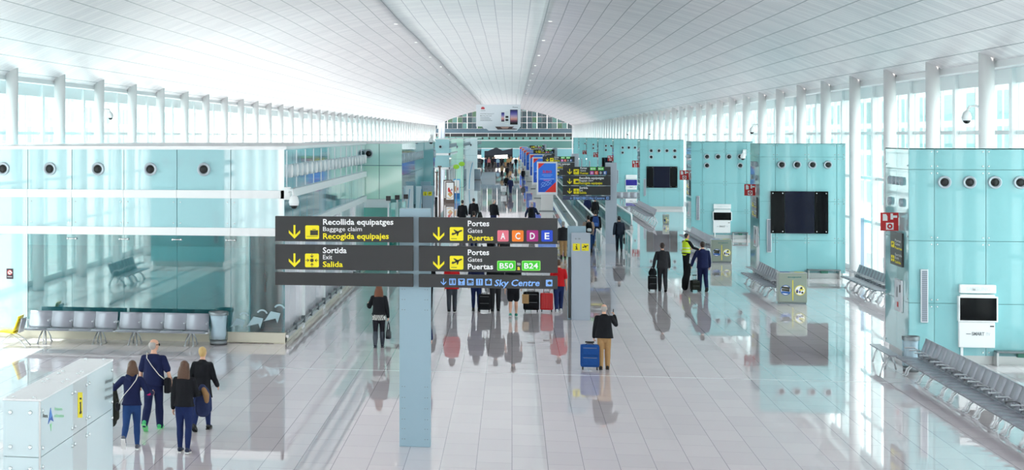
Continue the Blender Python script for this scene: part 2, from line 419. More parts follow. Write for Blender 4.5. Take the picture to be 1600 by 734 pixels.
# window walls: a round column, a flat post at the glass and a framed bay, every 7.15 m
ZT = (2.28, 4.09, 5.95); ZH = 7.5
def window_wall(side, xc, xg, yref, pitch, name):
    sgn = 1 if side == 'right' else -1
    k0 = int((Y0-yref)//pitch)+1; k1 = int((Y1-yref)//pitch)
    col = MB(); col.loft([(0, 0, 0), (0, 0, 8.4)], [(.22, .22)]*2, M_colw, 20, side=(1, 0, 0)); cme = col.mesh('column')
    post = MB(); post.box((-.18, -.17, 0), (.18, .17, 8.1), M_frame, .02); pme = post.mesh('post')
    fr = MB(); P = pitch
    for y in (.17, P*.36, P*.68): fr.box((-.05, y-.04, .1), (.05, y+.04, ZH), M_frame)
    for z in ZT: fr.box((-.06, .17, z-.06), (.06, P-.17, z+.06), M_frame)
    fr.box((-.09, .17, 0), (.09, P-.17, .22), M_frame); fr.box((-.08, .17, ZH-.1), (.08, P-.17, ZH+.45), M_frame)
    fme = fr.mesh('window_frame')
    gl = MB(); gl.box((-.012, .17, .2), (.012, P-.17, ZH), M_glass); gme = gl.mesh('pane')
    n = 0
    for k in range(k0, k1+1):
        y = yref+k*pitch; n += 1
        link('column_%s' % side, cme, None, (xc, y, 0), kind='structure')
        link('pillar_%s' % side, pme, None, (xg-sgn*.02, y, 0), kind='structure')
        w = link('window_%d' % (n+(100 if sgn < 0 else 0)), fme, None, (xg, y, 0), kind='structure')
        link('pane', gme, w)
    s = MB(); s.box((xg-.35*sgn, Y0, 8.22), (xc-.6*sgn, Y1, 8.6), M_white) if False else None
    t = MB(); t.box((xc+.25*sgn, Y0, 7.86), (xg+.3*sgn, Y1, 8.3), M_white); struct('trim_%s' % side, t)
YR = on_x(1541.5, 300, 13.75)[0]; YLW = on_x(155, 300, -17.6)[0]
window_wall('right', 13.75, 14.6, YR, 7.15, 'r')
window_wall('left', -17.6, -18.45, YLW, 7.15, 'l')

# the cross hall beyond the end of the vault
YE = 482.0
def ez(py): return on_y(800, py, YE)[1]
ew = MB()
for a, b, m in ((247, 232, M_teal_d), (232, 219.5, mat('sea_glass_wall', (84, 132, 128), .25)), (219.5, 213.6, mat('light_sea_glass_wall', (104, 156, 150), .25)),
                (213.6, 208.2, mat('dark_window_band', (14, 18, 24), .3)), (208.2, 201, mat('slate_blue_band', (70, 100, 116), .3))):
    ew.box((-40, YE, max(0, ez(a))), (40, YE+.6, ez(b)), m)
ew.box((-40, YE-.2, ez(219.9)), (40, YE, ez(219)), M_white); ew.box((-40, YE-.2, ez(208.4)), (40, YE, ez(207.7)), M_white)
ew.box((-40, YE-.2, ez(232.4)), (40, YE, ez(231.4)), M_frame)
for i in range(46):
    ew.prism(circ(-38+i*1.7, ez(216), .26, 12), lambda u, v, w: (u, YE-.06-w, v), .05, M_core)
for i in range(24):
    ew.box((-38+i*3.2, YE-.1, ez(213.4)), (-37.9+i*3.2, YE, ez(208.6)), M_frame)
wall_end = struct('wall_end', ew)
gl = MB()
rw = random.Random(3)
for i in range(64):
    for j in range(5):
        x = -40+i*1.25; z0 = ez(201)+j*1.5
        c = rw.choice([mat('dark_teal_glass', (34, 66, 74), .2), mat('slate_cell', (52, 74, 86), .2), mat('teal_cell', (52, 92, 96), .2), mat('teal_cell', (0,0,0)), mat('sea_glass_wall', (0,0,0)), mat('dark_teal_glass', (34, 66, 74), .2), mat('slate_cell', (52, 74, 86), .2), mat('pale_glass_cell', (88, 116, 118), .15), mat('green_glass_cell', (60, 104, 74), .2), mat('dark_teal_glass', (0, 0, 0))])
        gl.box((x+.03, YE+.1, z0+.06), (x+1.22, YE+.5, z0+1.44), c)
for i in range(33): gl.box((-40.05+i*2.5, YE, ez(201)), (-39.95+i*2.5, YE+.5, ez(201)+7.5), M_steel_d)
for j in range(6): gl.box((-40, YE, ez(201)+j*1.5-.05), (40, YE+.5, ez(201)+j*1.5+.05), M_steel_d)
struct('window_end', gl)
struct('added_shade_roof', MB().box((-45, Y1+.5, 15.5), (45, YE+2, 16), M_white))  # unseen slab added to block the sky so the end wall stays dark
for px in (663, 671, 678, 688, 692.5, 903, 909, 912):
    x, z = on_y(px, 205, Y1+3); mb = MB(); mb.loft([(x, Y1+3, 0), (x, Y1+3, 9.2)], [.42]*2, M_colw if px > 895 or px < 680 else M_post2, 16)
    struct('column_end', mb)

# terminal wings outside the windows
def wing(label, x0, x1, y0, y1, z1, m):
    t = thing('terminal_building', label, 'building', ((x0+x1)/2, (y0+y1)/2, -6))
    hx, hy = abs(x1-x0)/2, abs(y1-y0)/2
    MB().box((-hx, -hy, 0), (hx, hy, z1+6), m).build('facade', t)
    MB().box((-hx-.8, -hy-.8, z1+6), (hx+.8, hy+.8, z1+7), M_white, .2).build('roof', t)
wing('pale terminal wing with glass rows seen through the windows beyond the benches', 60, 95, 60, 620, 17.0, facade_mat('wing_facade', (150, 160, 160), (62, 98, 100), 6.5, 4.5))
wing('pale office block with small square windows seen through the bright wall of glass', -95, -70, 130, 430, 12.5, facade_mat('block_facade', (238, 242, 244), (140, 195, 205), 3.4, 3.4))

# ================================================================== LEFT GLASS PAVILIONS
pc = on_floor(444.7, 537); XL, YL = pc.x, pc.y
def zL(py): return H-(py-YH)*depth(XL, YL)/FPX
Z_R, Z_T, Z_B1, Z_B2, Z_C1, Z_C2, Z_P = zL(228.5), zL(234), zL(297.6), zL(310.2), zL(356.5), zL(369), zL(520)

def ringn(mb, c, r, ax, ro=1.0):
    """round air nozzle, ax = outward direction (0,-1,0) or (1,0,0)"""
    A = Vector(ax); c = Vector(c)
    mb.loft([c, c+A*.05, c+A*.07], [r, r, r*.93], M_ring, 24)
    return mb
def nozzle(parent, c, r, ax, deep=1.0, rm=None):
    A = Vector(ax); c = Vector(c)
    mb = MB(); n = 28
    u = Vector((0, 0, 1)); w = A.cross(u)
    prof = [(1.0, 0), (1.0, .05), (.94, .075), (.78, .07), (.62, .03)]
    n0 = 0
    for rr, d in prof:
        for k in range(n):
            a = 2*PI*k/n; mb.v.append(c+A*d*deep+(u*cos(a)+w*sin(a))*r*rr)
    for i in range(len(prof)-1):
        for k in range(n):
            mb.face((i*n+k, i*n+(k+1) % n, (i+1)*n+(k+1) % n, (i+1)*n+k), rm or M_ring, True)
    o = mb.build('air_nozzle', parent)
    cm = MB(); cm.loft([c+A*.005, c+A*.034], [r*.63]*2, M_core, n); cm.ellipsoid(c+A*.03, [r*.5 if not a else .03 for a in A], M_core, 16, 8)
    cm.build('nozzle_mouth', o)
    return o

p1 = thing('glass_pavilion', 'long pale turquoise glass pavilion with white bands and round nozzles, behind the grey bench', 'pavilion', (XL, YL, 0))
def P(mb, name, par=None): 
    o = mb.build(name, par or p1); o.matrix_parent_inverse = Matrix.Translation((-XL, -YL, 0)) if par is None else Matrix.Identity(4); return o
YL2 = on_x(570, 300, XL)[0]
seams = [43.6, 112.5, 193.8, 276.6, 360.7]
xs = [on_y(p, 265, YL)[0] for p in seams]+[XL]
while xs[0] > -17.0: xs.insert(0, xs[0]-1.48)
xs = [x for x in xs if x > -17.2]
XB = xs[0]
core = MB(); core.box((XB, YL+.3, Z_C2+.02), (XL-.3, YL2, Z_R-.06), M_teal_d); P(core, 'core')
rf = MB(); rf.box((XB-.05, YL-.06, Z_R-.07), (XL+.06, YL2+.05, Z_R), M_white); rf.box((XB-.02, YL-.03, Z_T), (XL+.03, YL2, Z_R-.07), M_alu); P(rf, 'roof')
for i in range(len(xs)-1):
    a, b = xs[i], xs[i+1]
    mb = MB(); mb.box((a+.008, YL, Z_B1), (b-.008, YL+.05, Z_T), M_cyan_l); P(mb, 'upper_panel')
    mb = MB(); mb.box((a+.008, YL, Z_C1), (b-.008, YL+.05, Z_B2), M_cyan_l)
    for x in (a+.1, b-.1):
        for z in (Z_C1+.12, Z_B2-.12): mb.loft([(x, YL, z), (x, YL-.03, z)], [.022, .018], M_bolt, 10)
    P(mb, 'middle_panel')
    if i < len(xs)-2 and b-a > 1:
        c = ((a+b)/2+.0, YL, zL(265)); nozzle_o = nozzle(p1, Vector(c), .19, (0, -1, 0)); nozzle_o.matrix_parent_inverse = Matrix.Translation((-XL, -YL, 0))
        
for zb, zt in ((Z_B2, Z_B1), (Z_C2, Z_C1)):
    for i in range(len(xs)-1): band = MB(); band.box((xs[i]+.004, YL-.09, zb), (xs[i+1]-.004, YL+.1, zt), M_white); P(band, 'front_band')
for zb, zt in ((Z_B2, Z_B1), (Z_C2, Z_C1)): sb = MB(); sb.box((XL-.1, YL-.09, zb), (XL+.09, YL2, zt), M_white); P(sb, 'side_band')
# the long side: glass leaves with a row of nozzles
ns = 15; ly = (YL2-YL)/ns
M_sideg = mat('blue_grey_reflecting_glass', (112, 176, 190), .05, spec=.9, coat=.6, tint=.08, scale=.5)
for zb, zt, nm in ((Z_B1, Z_T, 'side_upper_glass'), (Z_C1, Z_B2, 'side_middle_glass')):
    mb = MB()
    for i in range(ns): mb.box((XL-.05, YL+.06+i*ly+.008, zb), (XL, YL+.06+(i+1)*ly-.06, zt), M_sideg)
    P(mb, nm)
for i in range(21):
    y = YL+1.0+i*(YL2-YL-1.6)/20
    o = nozzle(p1, Vector((XL, y, zL(268))), .19, (1, 0, 0), 1.5, M_white); o.matrix_parent_inverse = Matrix.Translation((-XL, -YL, 0))
for i in range(24):
    y = YL+.5+i*(YL2-YL)/24
    if i % 2 == 0: 
        mb = MB(); mb.box((XL, y-.015, Z_B1+.02), (XL+.015, y+.015, Z_T-.02), M_alu); P(mb, 'side_fin')
# lower storey
def film_mat():
    m = mat('teal_tinted_film', (126, 176, 186), .5, spec=.2); nt = m.node_tree
    tr = nt.nodes.new('ShaderNodeBsdfTransparent'); tr.inputs[0].default_value = (.7, .85, .88, 1); mx = nt.nodes.new('ShaderNodeMixShader'); mx.inputs[0].default_value = .62
    nt.links.new(tr.outputs[0], mx.inputs[1]); nt.links.new(nt.nodes['Principled BSDF'].outputs[0], mx.inputs[2]); nt.links.new(mx.outputs[0], nt.nodes['Material Output'].inputs[0]); return m
M_pane1 = thin_glass('reflecting_shop_glass', (205, 236, 236), .17)
XD = on_y(390, 400, YL)[0]; XG = on_y(43.6, 400, YL)[0]
mb = MB(); mb.box((XB, YL, Z_P), (XG-.01, YL+.08, Z_C2), M_cyan_l); P(mb, 'solid_lower_panel')
gx = [x for x in xs if x >= XG-.05 and x < XD-.5]+[XD]
for i in range(len(gx)-1):
    mb = MB(); mb.box((gx[i]+.006, YL+.02, Z_P), (gx[i+1]-.006, YL+.04, Z_C2), M_pane1)
    o = P(mb, 'clear_pane')
    sp = MB(); zz = zL(376)
    if i: sp.tube([(gx[i]-.14, YL-.03, zz), (gx[i]+.14, YL-.03, zz)], .02, M_bolt); sp.ellipsoid((gx[i]-.12, YL-.03, zz), (.035, .035, .035), M_bolt, 10, 6); sp.ellipsoid((gx[i]+.12, YL-.03, zz), (.035, .035, .035), M_bolt, 10, 6); sp.tube([(gx[i], YL-.03, zz), (gx[i], YL+.02, zz)], .02, M_bolt); P(sp, 'glass_clamp')
mb = MB(); mb.box((XD+.01, YL+.06, Z_P), (XL, YL+.075, Z_C2), thin_glass('teal_glass', (150, 200, 205), .08)); P(mb, 'corner_pane')
fb = MB(); fb.box((gx[0], YL+.045, zL(387)), (XD-.1, YL+.05, Z_P), film_mat()); P(fb, 'tinted_film')
# white kite stickers at the foot of the corner glass
M_kite = mat('translucent_white_sticker', (168, 196, 204), .5)
for k, (px, py) in enumerate(((371, 512), (398, 511), (425, 503))):
    x, z = on_y(px, py, YL); s = .34 if k else .3
    mb = MB(); fn = lambda u, v, w: (x+u*s, YL-.004-w, z+v*s)
    mb.prism([(-.1, .9), (.72, .75), (.45, -.1), (.3, .3)], fn, .004, M_kite); mb.prism([(-.1, .9), (.3, .3), (-.75, .05), (-.55, .2)], fn, .004, M_kite)
    mb.prism(circ(.62, 1.0, .5, 12, 20, 150)+circ(.62, 1.0, .36, 12, 20, 150)[::-1], fn, .004, M_kite)
    P(mb, 'kite_sticker')
pl = MB(); pl.box((on_y(355, 500, YL)[0], YL-.02, .02), (XL+.02, YL+.3, Z_P), M_plinth, .01); pl.box((XB, YL+.1, 0), (XL, YL+.4, Z_P), M_plinth); pl.box((XL-.3, YL, 0), (XL+.02, YL2, .2), M_plinth)
P(pl, 'plinth')
ins = MB(); ins.box((XB, YL+3.2, .05), (XL-.35, YL+3.4, Z_C2), M_teal_d); ins.box((XD-.06, YL+.1, .05), (XD+.02, YL+3.2, Z_C2), M_teal_d); P(ins, 'inner_wall')
insf = MB(); insf.box((XB, YL+.3, 0), (XL-.3, YL+3.2, .12), mat('inner_floor', (168, 190, 196), .15)); P(insf, 'inner_floor')
fe = thing('fire_extinguisher', 'small red fire extinguisher on the dark wall behind the corner glass pane', 'fire extinguisher')
x, z = on_y(411.5, 440, YL+3.1); fe.location = (x, YL+3.1, z)
MB().loft([(0, 0, -.3), (0, 0, .22), (0, 0, .3)], [.09, .09, .03], M_red, 14, rounded=False).build('cylinder', fe)
MB().box((-.04, -.05, .3), (.04, .02, .38), M_black).tube([(.04, 0, .34), (.11, 0, .25), (.1, 0, 0)], .014, M_black).build('valve', fe)
# lower side: posts, clear panes, rail on a low kerb
for i in range(4):
    y = YL+4.4+i*6.3
    mb = MB(); mb.box((XL-.12, y-.35, .0), (XL+.06, y+.35, Z_C2), M_white, .015); P(mb, 'side_post')
sg = MB(); sg.box((XL-.05, YL+.1, .22), (XL-.035, YL2, Z_C2), thin_glass('side_glass', (214, 232, 238), .12)); sg = None
fm = MB(); 
for i in range(20): fm.box((XL-.09, YL+.1+i*(YL2-YL)/20, .2), (XL-.04, YL+.1+(i+1)*(YL2-YL)/20-.02, Z_C2), mat('milky_lilac_glass', (230, 230, 238), .10))
P(fm, 'side_glazing')
rl = MB(); rl.box((XL+.02, YL+.1, .16), (XL+.10, YL2, .24), M_steel); rl.box((XL+.08, YL+.1, .30), (XL+.12, YL2, .36), M_steel_d)
for i in range(13):
    y = YL+1.9+i*(YL2-YL-2)/13; rl.box((XL+.04, y-.1, .22), (XL+.14, y+.1, .42), M_rubber)
P(rl, 'side_rail')
sn = thing('no_smoking_sign', 'small dark no smoking sign with a red ring on the solid turquoise panel', 'sign')
x, z = on_y(15.5, 427.5, YL); sn.location = (x, YL, z)
MB().box((-.1, -.02, -.15), (.1, 0, .15), mat('dark_plum', (60, 44, 56), .4), .008).build('plate', sn)
mb = MB(); fn = lambda u, v, w: (u, -.021-w, v)
mb.prism(circ(0, .04, .075, 20), fn, .002, M_wht); mb.prism(circ(0, .04, .075, 20)+circ(0, .04, .058, 20)[::-1], fn, .004, M_red); mb.prism(stroke((-.05, .09), (.05, -.01), .016), fn, .005, M_red)
mb.prism([(-.04, .03), (.045, .03), (.045, .045), (-.04, .045)], fn, .004, M_dk); mb.prism([(-.07, -.09), (.07, -.09), (.07, -.08), (-.07, -.08)], fn, .003, M_wht); mb.build('symbol', sn)

# pavilions further along the left row
def far_pavilion(label, px0, px1, pxs, Y, m_face, style):
    """frontal face from px0 to px1 at y = Y, long side back to where it meets px pxs"""
    x0 = on_y(px0, 300, Y)[0]; x1 = on_y(px1, 300, Y)[0]; y2 = on_x(pxs, 300, x1)[0]
    t = thing('glass_pavilion', label, 'pavilion', (x1, Y, 0))
    zz = lambda py, : H-(py-YH)*depth(x1, Y)/FPX
    w = x1-x0; d = y2-Y; top = 5.5
    x0 = -w-.0
    if style == 'solid':
        MB().box((x0, .06, 0), (-.06, d, top), M_seam).build('core', t)
        MP_ = mat('mint_back_painted_glass', (198, 242, 234), .05); f = MB(); f.box((x0, 0, 4.57), (x0+w*.76, .06, top), MP_); f.box((x0+w*.765, 0, 4.57), (0, .06, top), MP_); f.build('upper_panel', t)
        f = MB(); f.box((x0, 0, 3.1), (x0+w*.76, .06, 4.54), m_face); f.box((x0+w*.765, 0, 3.1), (0, .06, 4.54), m_face); f.build('middle_panel', t)
        MB().box((x0, -.1, 2.72), (-w*.12, .06, 3.09), M_white, .01).build('front_band', t)
        MB().box((x0, 0, .02), (0, .06, 2.71), M_teal_g).build('lower_panel', t)
        nozzle(t, Vector((x0+w*.65, 0, 5.07)), .19, (0, -1, 0))
    elif style == 'raised':
        MB().box((x0, .06, 2.5), (-.06, d, top), M_seam).build('core', t)
        f = MB(); f.box((x0, 0, 4.1), (0, .06, top), M_cyan_l); f.build('upper_panel', t)
        f = MB(); f.box((x0, 0, 2.75), (0, .06, 3.9), M_cyan_l); f.build('lower_panel', t)
        b = MB()
        for z in (2.5, 3.9): b.box((x0-.05, -.1, z), (.1, .06, z+.22), M_white, .01); b.box((-.05, -.1, z), (.1, d, z+.22), M_white, .01)
        b.build('white_band', t); nozzle(t, Vector((x0+w*.38, 0, 4.75)), .19, (0, -1, 0))
        for i in range(9):
            y = .3+i*d/9; MB().box((-.3, y-.12, 0), (-.06, y+.12, 2.5), M_white if i % 2 else M_steel_d).build('shop_post', t)
    else:
        MB().box((x0, .06, 0), (-.06, d, top), M_seam).build('core', t)
        f = MB(); f.box((x0, 0, 3.2), (0, .06, top), m_face); f.box((x0, 0, .02), (0, .06, 3.18), m_face); f.build('front_panel', t)
        nozzle(t, Vector((x0+w*.55, 0, 4.6)), .19, (0, -1, 0))
    s = MB(); n = max(4, int(d/1.6)); zs = 2.6
    for i in range(n):
        for za, zb in ((zs, 4.1), (4.12, top)): s.box((-.06, .06+i*d/n+.03, za), (0, .06+(i+1)*d/n-.03, zb), M_sideg)
        if style != 'raised': s.box((-.06, .06+i*d/n+.03, .05), (0, .06+(i+1)*d/n-.03, zs-.02), M_sideg)
    s.build('side_glass', t)
    for i in range(min(12, n)):
        nozzle(t, Vector((0, .9+i*(d-1.2)/min(12, n), 4.85)), .2, (1, 0, 0))
    MB().box((x0-.1, -.05, top), (.06, d+.05, top+.08), M_white).build('roof', t)
    return x1, y2
Yp2 = YL2+.3
x2, y2 = far_pavilion('pale green glass pavilion with one nozzle, next behind the long glass pavilion', 480, 628, 662, Yp2, M_green_l, 'solid')
x3, y3 = far_pavilion('narrow turquoise tower pavilion standing behind the grey totem with two yellow tiles', 630, 677, 679.5, y2+.5, M_cyan, 'plain')
x4, y4 = far_pavilion('raised turquoise pavilion with white bands over the shop with dark posts', 679.5, 702, 713.5, 187., M_cyan_l, 'raised')
x5, y5 = far_pavilion('slim turquoise pavilion over the round green shop signs', 700, 724, 735, y4+2, M_green_l, 'plain')
x6, y6 = far_pavilion('last pale pavilion of the row, beside the far crowd', 722, 746, 752, y5+4, M_kiosk, 'plain')

# small downlights in the vault on both sides of the pale strip
for X_, nm in ((2.0, 'right of'), (-6.15, 'left of')):
    for k in range(9):
        y = (100+21.4*k)/cos(PHI)*.99; z = vault_z(X_, y)
        o = thing('ceiling_downlight', 'small round downlight in the vault just %s the pale strip' % nm, 'lamp', (X_, y, z-.01), 0, 'downlights %s the pale strip' % nm)
        MB().loft([(0, 0, .02), (0, 0, -.03)], [.11, .11], M_white, 16).build('ring', o); MB().loft([(0, 0, -.028), (0, 0, -.04)], [.085, .08], mat('downlight_glow', (255, 252, 245), .4, emit=1.2), 16).build('lens', o)

# ================================================================== RIGHT ROW: GLASS-CLAD GATE PODS
XM = 10.03; MD, MW, MH = 3.06, 3.36, 5.53
PODPX = [1420, 1187, 1080, 1000, 959, 935, 917, 905, 896.5]
PODY = [on_x(p, 300, XM)[0] for p in PODPX]
POD_L = ['large turquoise glass pod with four nozzles in a row, behind the longest bench',
 'turquoise glass pod carrying a wide three-part black screen under four nozzles',
 'six-nozzle turquoise glass pod with a white screen unit above the grey recycling bin',
 'six-nozzle turquoise glass pod over a dark three-part screen, beyond the yellow vest',
 'turquoise glass pod with a small blue lit screen beside the second sign column',
 'turquoise glass pod with three nozzles and a black screen, half behind a sign column',
 'turquoise glass pod with three nozzles, third from the far end of the row',
 'turquoise glass pod with one nozzle showing, second from the far end of the row',
 'small turquoise glass pod at the far end of the row']
pods = []
def pod(label, y, noz):
    t = thing('glass_pod', label, 'pod', (XM, y, 0), 0, 'turquoise gate pods along the window wall')
    MB().box((.05, .05, .22), (MW-.05, MD-.05, MH-.03), M_seam).build('core', t)
    MB().box((.08, .1, 0), (MW-.08, MD-.1, .22), M_steel).build('plinth', t)
    cols = [0, .62, 1.86, 3.02, MW]; rows = [.22, 1.55, 3.15, 4.98, MH]
    f = MB(); g = .006
    for i in range(4):
        for j in range(4):
            f.box((cols[i]+g, 0, rows[j]+g), (cols[i+1]-g, .04, rows[j+1]-g), M_cyan)
            for x in ((cols[i]+.07, cols[i+1]-.07)):
                for z in (rows[j]+.09, rows[j+1]-.09):
                    if i in (1, 2) or x > .3: f.loft([(x, 0, z), (x, -.025, z)], [.022, .017], M_bolt, 8)
    f.build('front_panels', t)
    s = MB(); sc = [.04, MD*.5, MD]
    for j in range(4):
        for i in range(2): s.box((0, sc[i]+g, rows[j]+g), (.04, sc[i+1]-g, rows[j+1]-g), M_cyan)
        for yy in (.12, MD-.12): s.loft([(0, yy, rows[j]+.1), (-.025, yy, rows[j]+.1)], [.022, .017], M_bolt, 8)
    s.build('side_panels', t)
    s = MB()
    for j in range(4): s.box((MW-.04, .04+g, rows[j]+g), (MW, MD-.05, rows[j+1]-g), M_cyan)
    s.build('side_panels', t)
    MB().box((0, MD-.04, .22), (MW, MD, MH), M_cyan).build('rear_panel', t)
    MB().box((.0, .0, MH-.03), (MW, MD, MH), M_cyan).build('roof', t)
    for r, c in noz:
        nozzle(t, Vector((.86+c*.605, 0, 4.66-r*.5)), .165, (0, -1, 0))
    for k in range(4): nozzle(t, Vector((0, .8+k*.5, 4.66)), .11, (-1, 0, 0))
    for k in (0, 3): nozzle(t, Vector((0, .8+k*.5, 4.1)), .11, (-1, 0, 0))
    gr = MB(); gr.box((.28, -.06, 1.05), (.46, 0, 2.42), M_alu, .01); gr.box((.305, -.066, 1.08), (.435, -.055, 2.39), M_grille)
    for k in range(26): gr.box((.305, -.07, 1.1+k*.05), (.435, -.064, 1.115+k*.05), M_steel_d)
    gr.build('air_grille', t)
    return t
NOZ = [[(0, c) for c in range(4)], [(0, c) for c in range(4)], [(0, c) for c in range(4)]+[(1, 0), (1, 3)], [(0, c) for c in range(4)]+[(1, 0), (1, 3)],
       [(0, 0), (0, 1), (0, 2), (1, 0)], [(0, 0), (0, 1), (1, 0)], [(0, 0), (0, 1), (1, 0)], [(0, 0)], [(0, 0)]]
for l, y, nz in zip(POD_L, PODY, NOZ): pods.append(pod(l, y, nz))
def front(i):                                    # a mapper from photo pixels to the front face of pod i
    return lambda px, py: on_y(px, py, PODY[i])
# fire equipment signs, wayfinding boards and hose cabinets on the side faces
def fire_sign(label, y, s=1.0, z=3.55):
    t = thing('fire_equipment_sign', label, 'sign', (XM, y, z), 0, 'red fire signs standing out from the pods')
    MB().box((-.46*s, -.02, -.24*s), (-.01, .02, .24*s), M_red, .006).build('plate', t)
    mb = MB(); fn = lambda u, v, w: (-.46*s+u*.45*s, -.021-w, -.24*s+v*.48*s)
    for poly in ([(.12, .55), (.12, .92), (.3, .92), (.38, .8), (.38, .55)], [(.55, .62), (.55, .95), (.68, .95), (.68, .85), (.92, .85), (.92, .72), (.7, .72), (.7, .62)], [(.3, .06), (.3, .44), (.72, .44), (.72, .06)]):
        mb.prism(poly, fn, .004, M_wht)
    mb.prism(circ(.51, .25, .15, 16), fn, .008, M_red); mb.prism(circ(.51, .25, .06, 12), fn, .010, M_wht); mb.build('symbols', t)
    MB().box((-.02, -.03, -.1*s), (.02, .03, .1*s), M_steel).build('bracket', t)
FL = ['red fire equipment sign on the nearest pod, above the black yellow-lettered board', 'red fire equipment sign on the pod with the three-part black screen',
      'red fire equipment sign on the six-nozzle pod above the recycling bin', 'red fire equipment sign on the pod with the dark screen beyond the yellow vest',
      'red fire equipment sign on the pod with the blue lit screen', 'tiny red fire equipment sign above the green tiles of the second sign',
      'far red fire equipment sign above the grey column of the third sign']
for i, l in enumerate(FL): fire_sign(l, PODY[i]+1.25, 1.0 if i < 2 else 1.15, on_x(PODPX[i]-10, 0, XM)[1]*0+3.58)
def side_board(label, y, z0, z1):
    t = thing('wayfinding_board', label, 'sign', (XM-.005, y, (z0+z1)/2), 0, 'black boards with yellow tiles on the pod sides')
    h = (z1-z0)/2; MB().box((-.05, -.75, -h), (0, .75, h), mat('black_board', (34, 34, 36), .35), .008).build('board', t)
    mb = MB(); fn = lambda u, v, w: (-.051-w, .7-u*1.4, -h+v*2*h)
    picto(mb, 'plane', .08, .36, .70, .52, fn, M_yel, M_dk); picto(mb, 'exit', .08, .36, .28, .10, fn, M_yel, M_dk)
    mb.build('tiles', t)
    for s, b, m in (('Portes', .72, M_wht), ('Gates', .62, M_wht), ('Puertas', .50, M_yel), ('Sortida', .30, M_wht), ('Exit', .20, M_wht), ('Salida', .08, M_yel)):
        wri(t, s, .44, .44+.09*len(s), b, .075, fn, m, m != M_wht)
BL = ['black wayfinding board with yellow tiles on the side of the nearest pod', 'grey-black wayfinding board with yellow tiles on the side of the three-part screen pod',
      'narrow wayfinding board on the side of the six-nozzle pod above the bin']
for i, l in enumerate(BL): side_board(l, PODY[i]+1.35, 2.42, 3.3)
def cabinet(label, y):
    t = thing('hose_cabinet', label, 'cabinet', (XM, y, 1.65), 0, 'hose cabinets on the pod sides')
    b = MB(); b.box((-.06, -.42, -.42), (0, .42, .42), M_alu, .01); b.box((-.065, -.38, -.38), (-.06, .38, .38), mat('pale_grey_door', (206, 214, 220), .2)); b.build('door', t)
    MB().box((-.07, -.12, -.3), (-.064, .05, -.17), M_red).build('alarm_button', t); MB().box((-.08, -.36, .1), (-.064, -.3, .3), M_black).build('handle', t)
    MB().box((-.068, .0, -.05), (-.064, .12, .22), M_steel_d).build('notice', t)
for i, l in enumerate(['grey fire hose cabinet with a red button low on the side of the nearest pod', 'grey fire hose cabinet low on the side of the three-part screen pod', 'small hose cabinet on the side of the six-nozzle pod above the bin']):
    cabinet(l, PODY[i]+1.1)
# screens
def screen_unit(label, i, pxs, scr, lit=None):
    """white wall unit: top bar, framed screen, lower cabinet.  pxs = (x0,x1, y_top, y_bar, y_screen_top, y_screen_bottom, y_bottom)"""
    x0, x1, a, b, c, d, e = pxs; f = front(i); Y = PODY[i]
    X0, Z0 = f(x0, e); X1, _ = f(x1, e); ZA_, ZB_, ZC_, ZD_ = [f(x0, q)[1] for q in (a, b, c, d)]
    w = X1-X0; cx = (X0+X1)/2
    t = thing('screen_unit', label, 'screen', (cx, Y, Z0), 0, 'white screen units on the pods')
    z = lambda q: q-Z0
    MB().box((-w*.46, -.16, z(ZB_)), (w*.46, 0, z(ZA_)), M_white, .03).build('lamp_bar', t)
    MB().box((-w*.44, -.12, z(ZC_)), (w*.44, 0, z(ZB_)-.03), M_white, .02).build('upper_rail', t)
    MB().box((-w/2, -.18, z(ZD_)-.04), (w/2, 0, z(ZC_)+.04), M_white, .02).build('frame', t)
    sc = MB().box((-w/2+.04, -.186, z(ZD_)), (w/2-.04, -.18, z(ZC_)), lit or M_screen).build('display', t)
    MB().box((-w*.48, -.15, 0), (w*.43, 0, z(ZD_)-.045), M_white, .02).build('cabinet', t)
    MB().box((w*.3, -.155, z(ZD_)-.16), (w*.4, -.15, z(ZD_)-.13), M_black).build('slot', t)
    MB().box((-w*.42, -.1, -.22), (-w*.36, -.04, .02), M_white).build('cable_duct', t)
    zt = z(ZD_)*.45
    fn = lambda u, v, ww: (u, -.151-ww, v)
    mb = MB(); text(mb, 'SMART', -w*.16, w*.16, zt, w*.09, fn, M_steel_d); link('lettering', mb.mesh('lettering', False), t); wri(t, 'TV', w*.20, w*.3, zt, w*.08, fn, M_ring, False)
    MB().prism([(-w*.3, zt+.03), (-w*.18, zt+.03), (-w*.18, zt+.045), (-w*.3, zt+.045)], fn, .006, M_steel_d).build('printed_line', t)
    mb = MB(); text(mb, 'SAMSUNG', -w*.3, w*.3, z(ZB_)+(z(ZA_)-z(ZB_))*.3, (z(ZA_)-z(ZB_))*.42, lambda u, v, ww: (u, -.162-ww, v), M_frame); link('lettering', mb.mesh('lettering', False), t)
    return t
screen_unit('white screen unit with a black display on the nearest pod, above the longest bench', 0, (1495, 1557, 443.5, 457, 464, 499, 541.5), None)
screen_unit('white screen unit with a black display above the grey recycling bin', 2, (1113.5, 1143, 318.5, 326, 331.5, 343.5, 363.5), None)
screen_unit('small white screen unit with a blue lit display near the second sign column', 4, (977, 996, 273, 279, 280.5, 289.5, 296), None, mat('blue_display', (26, 22, 110), .1, emit=.35))
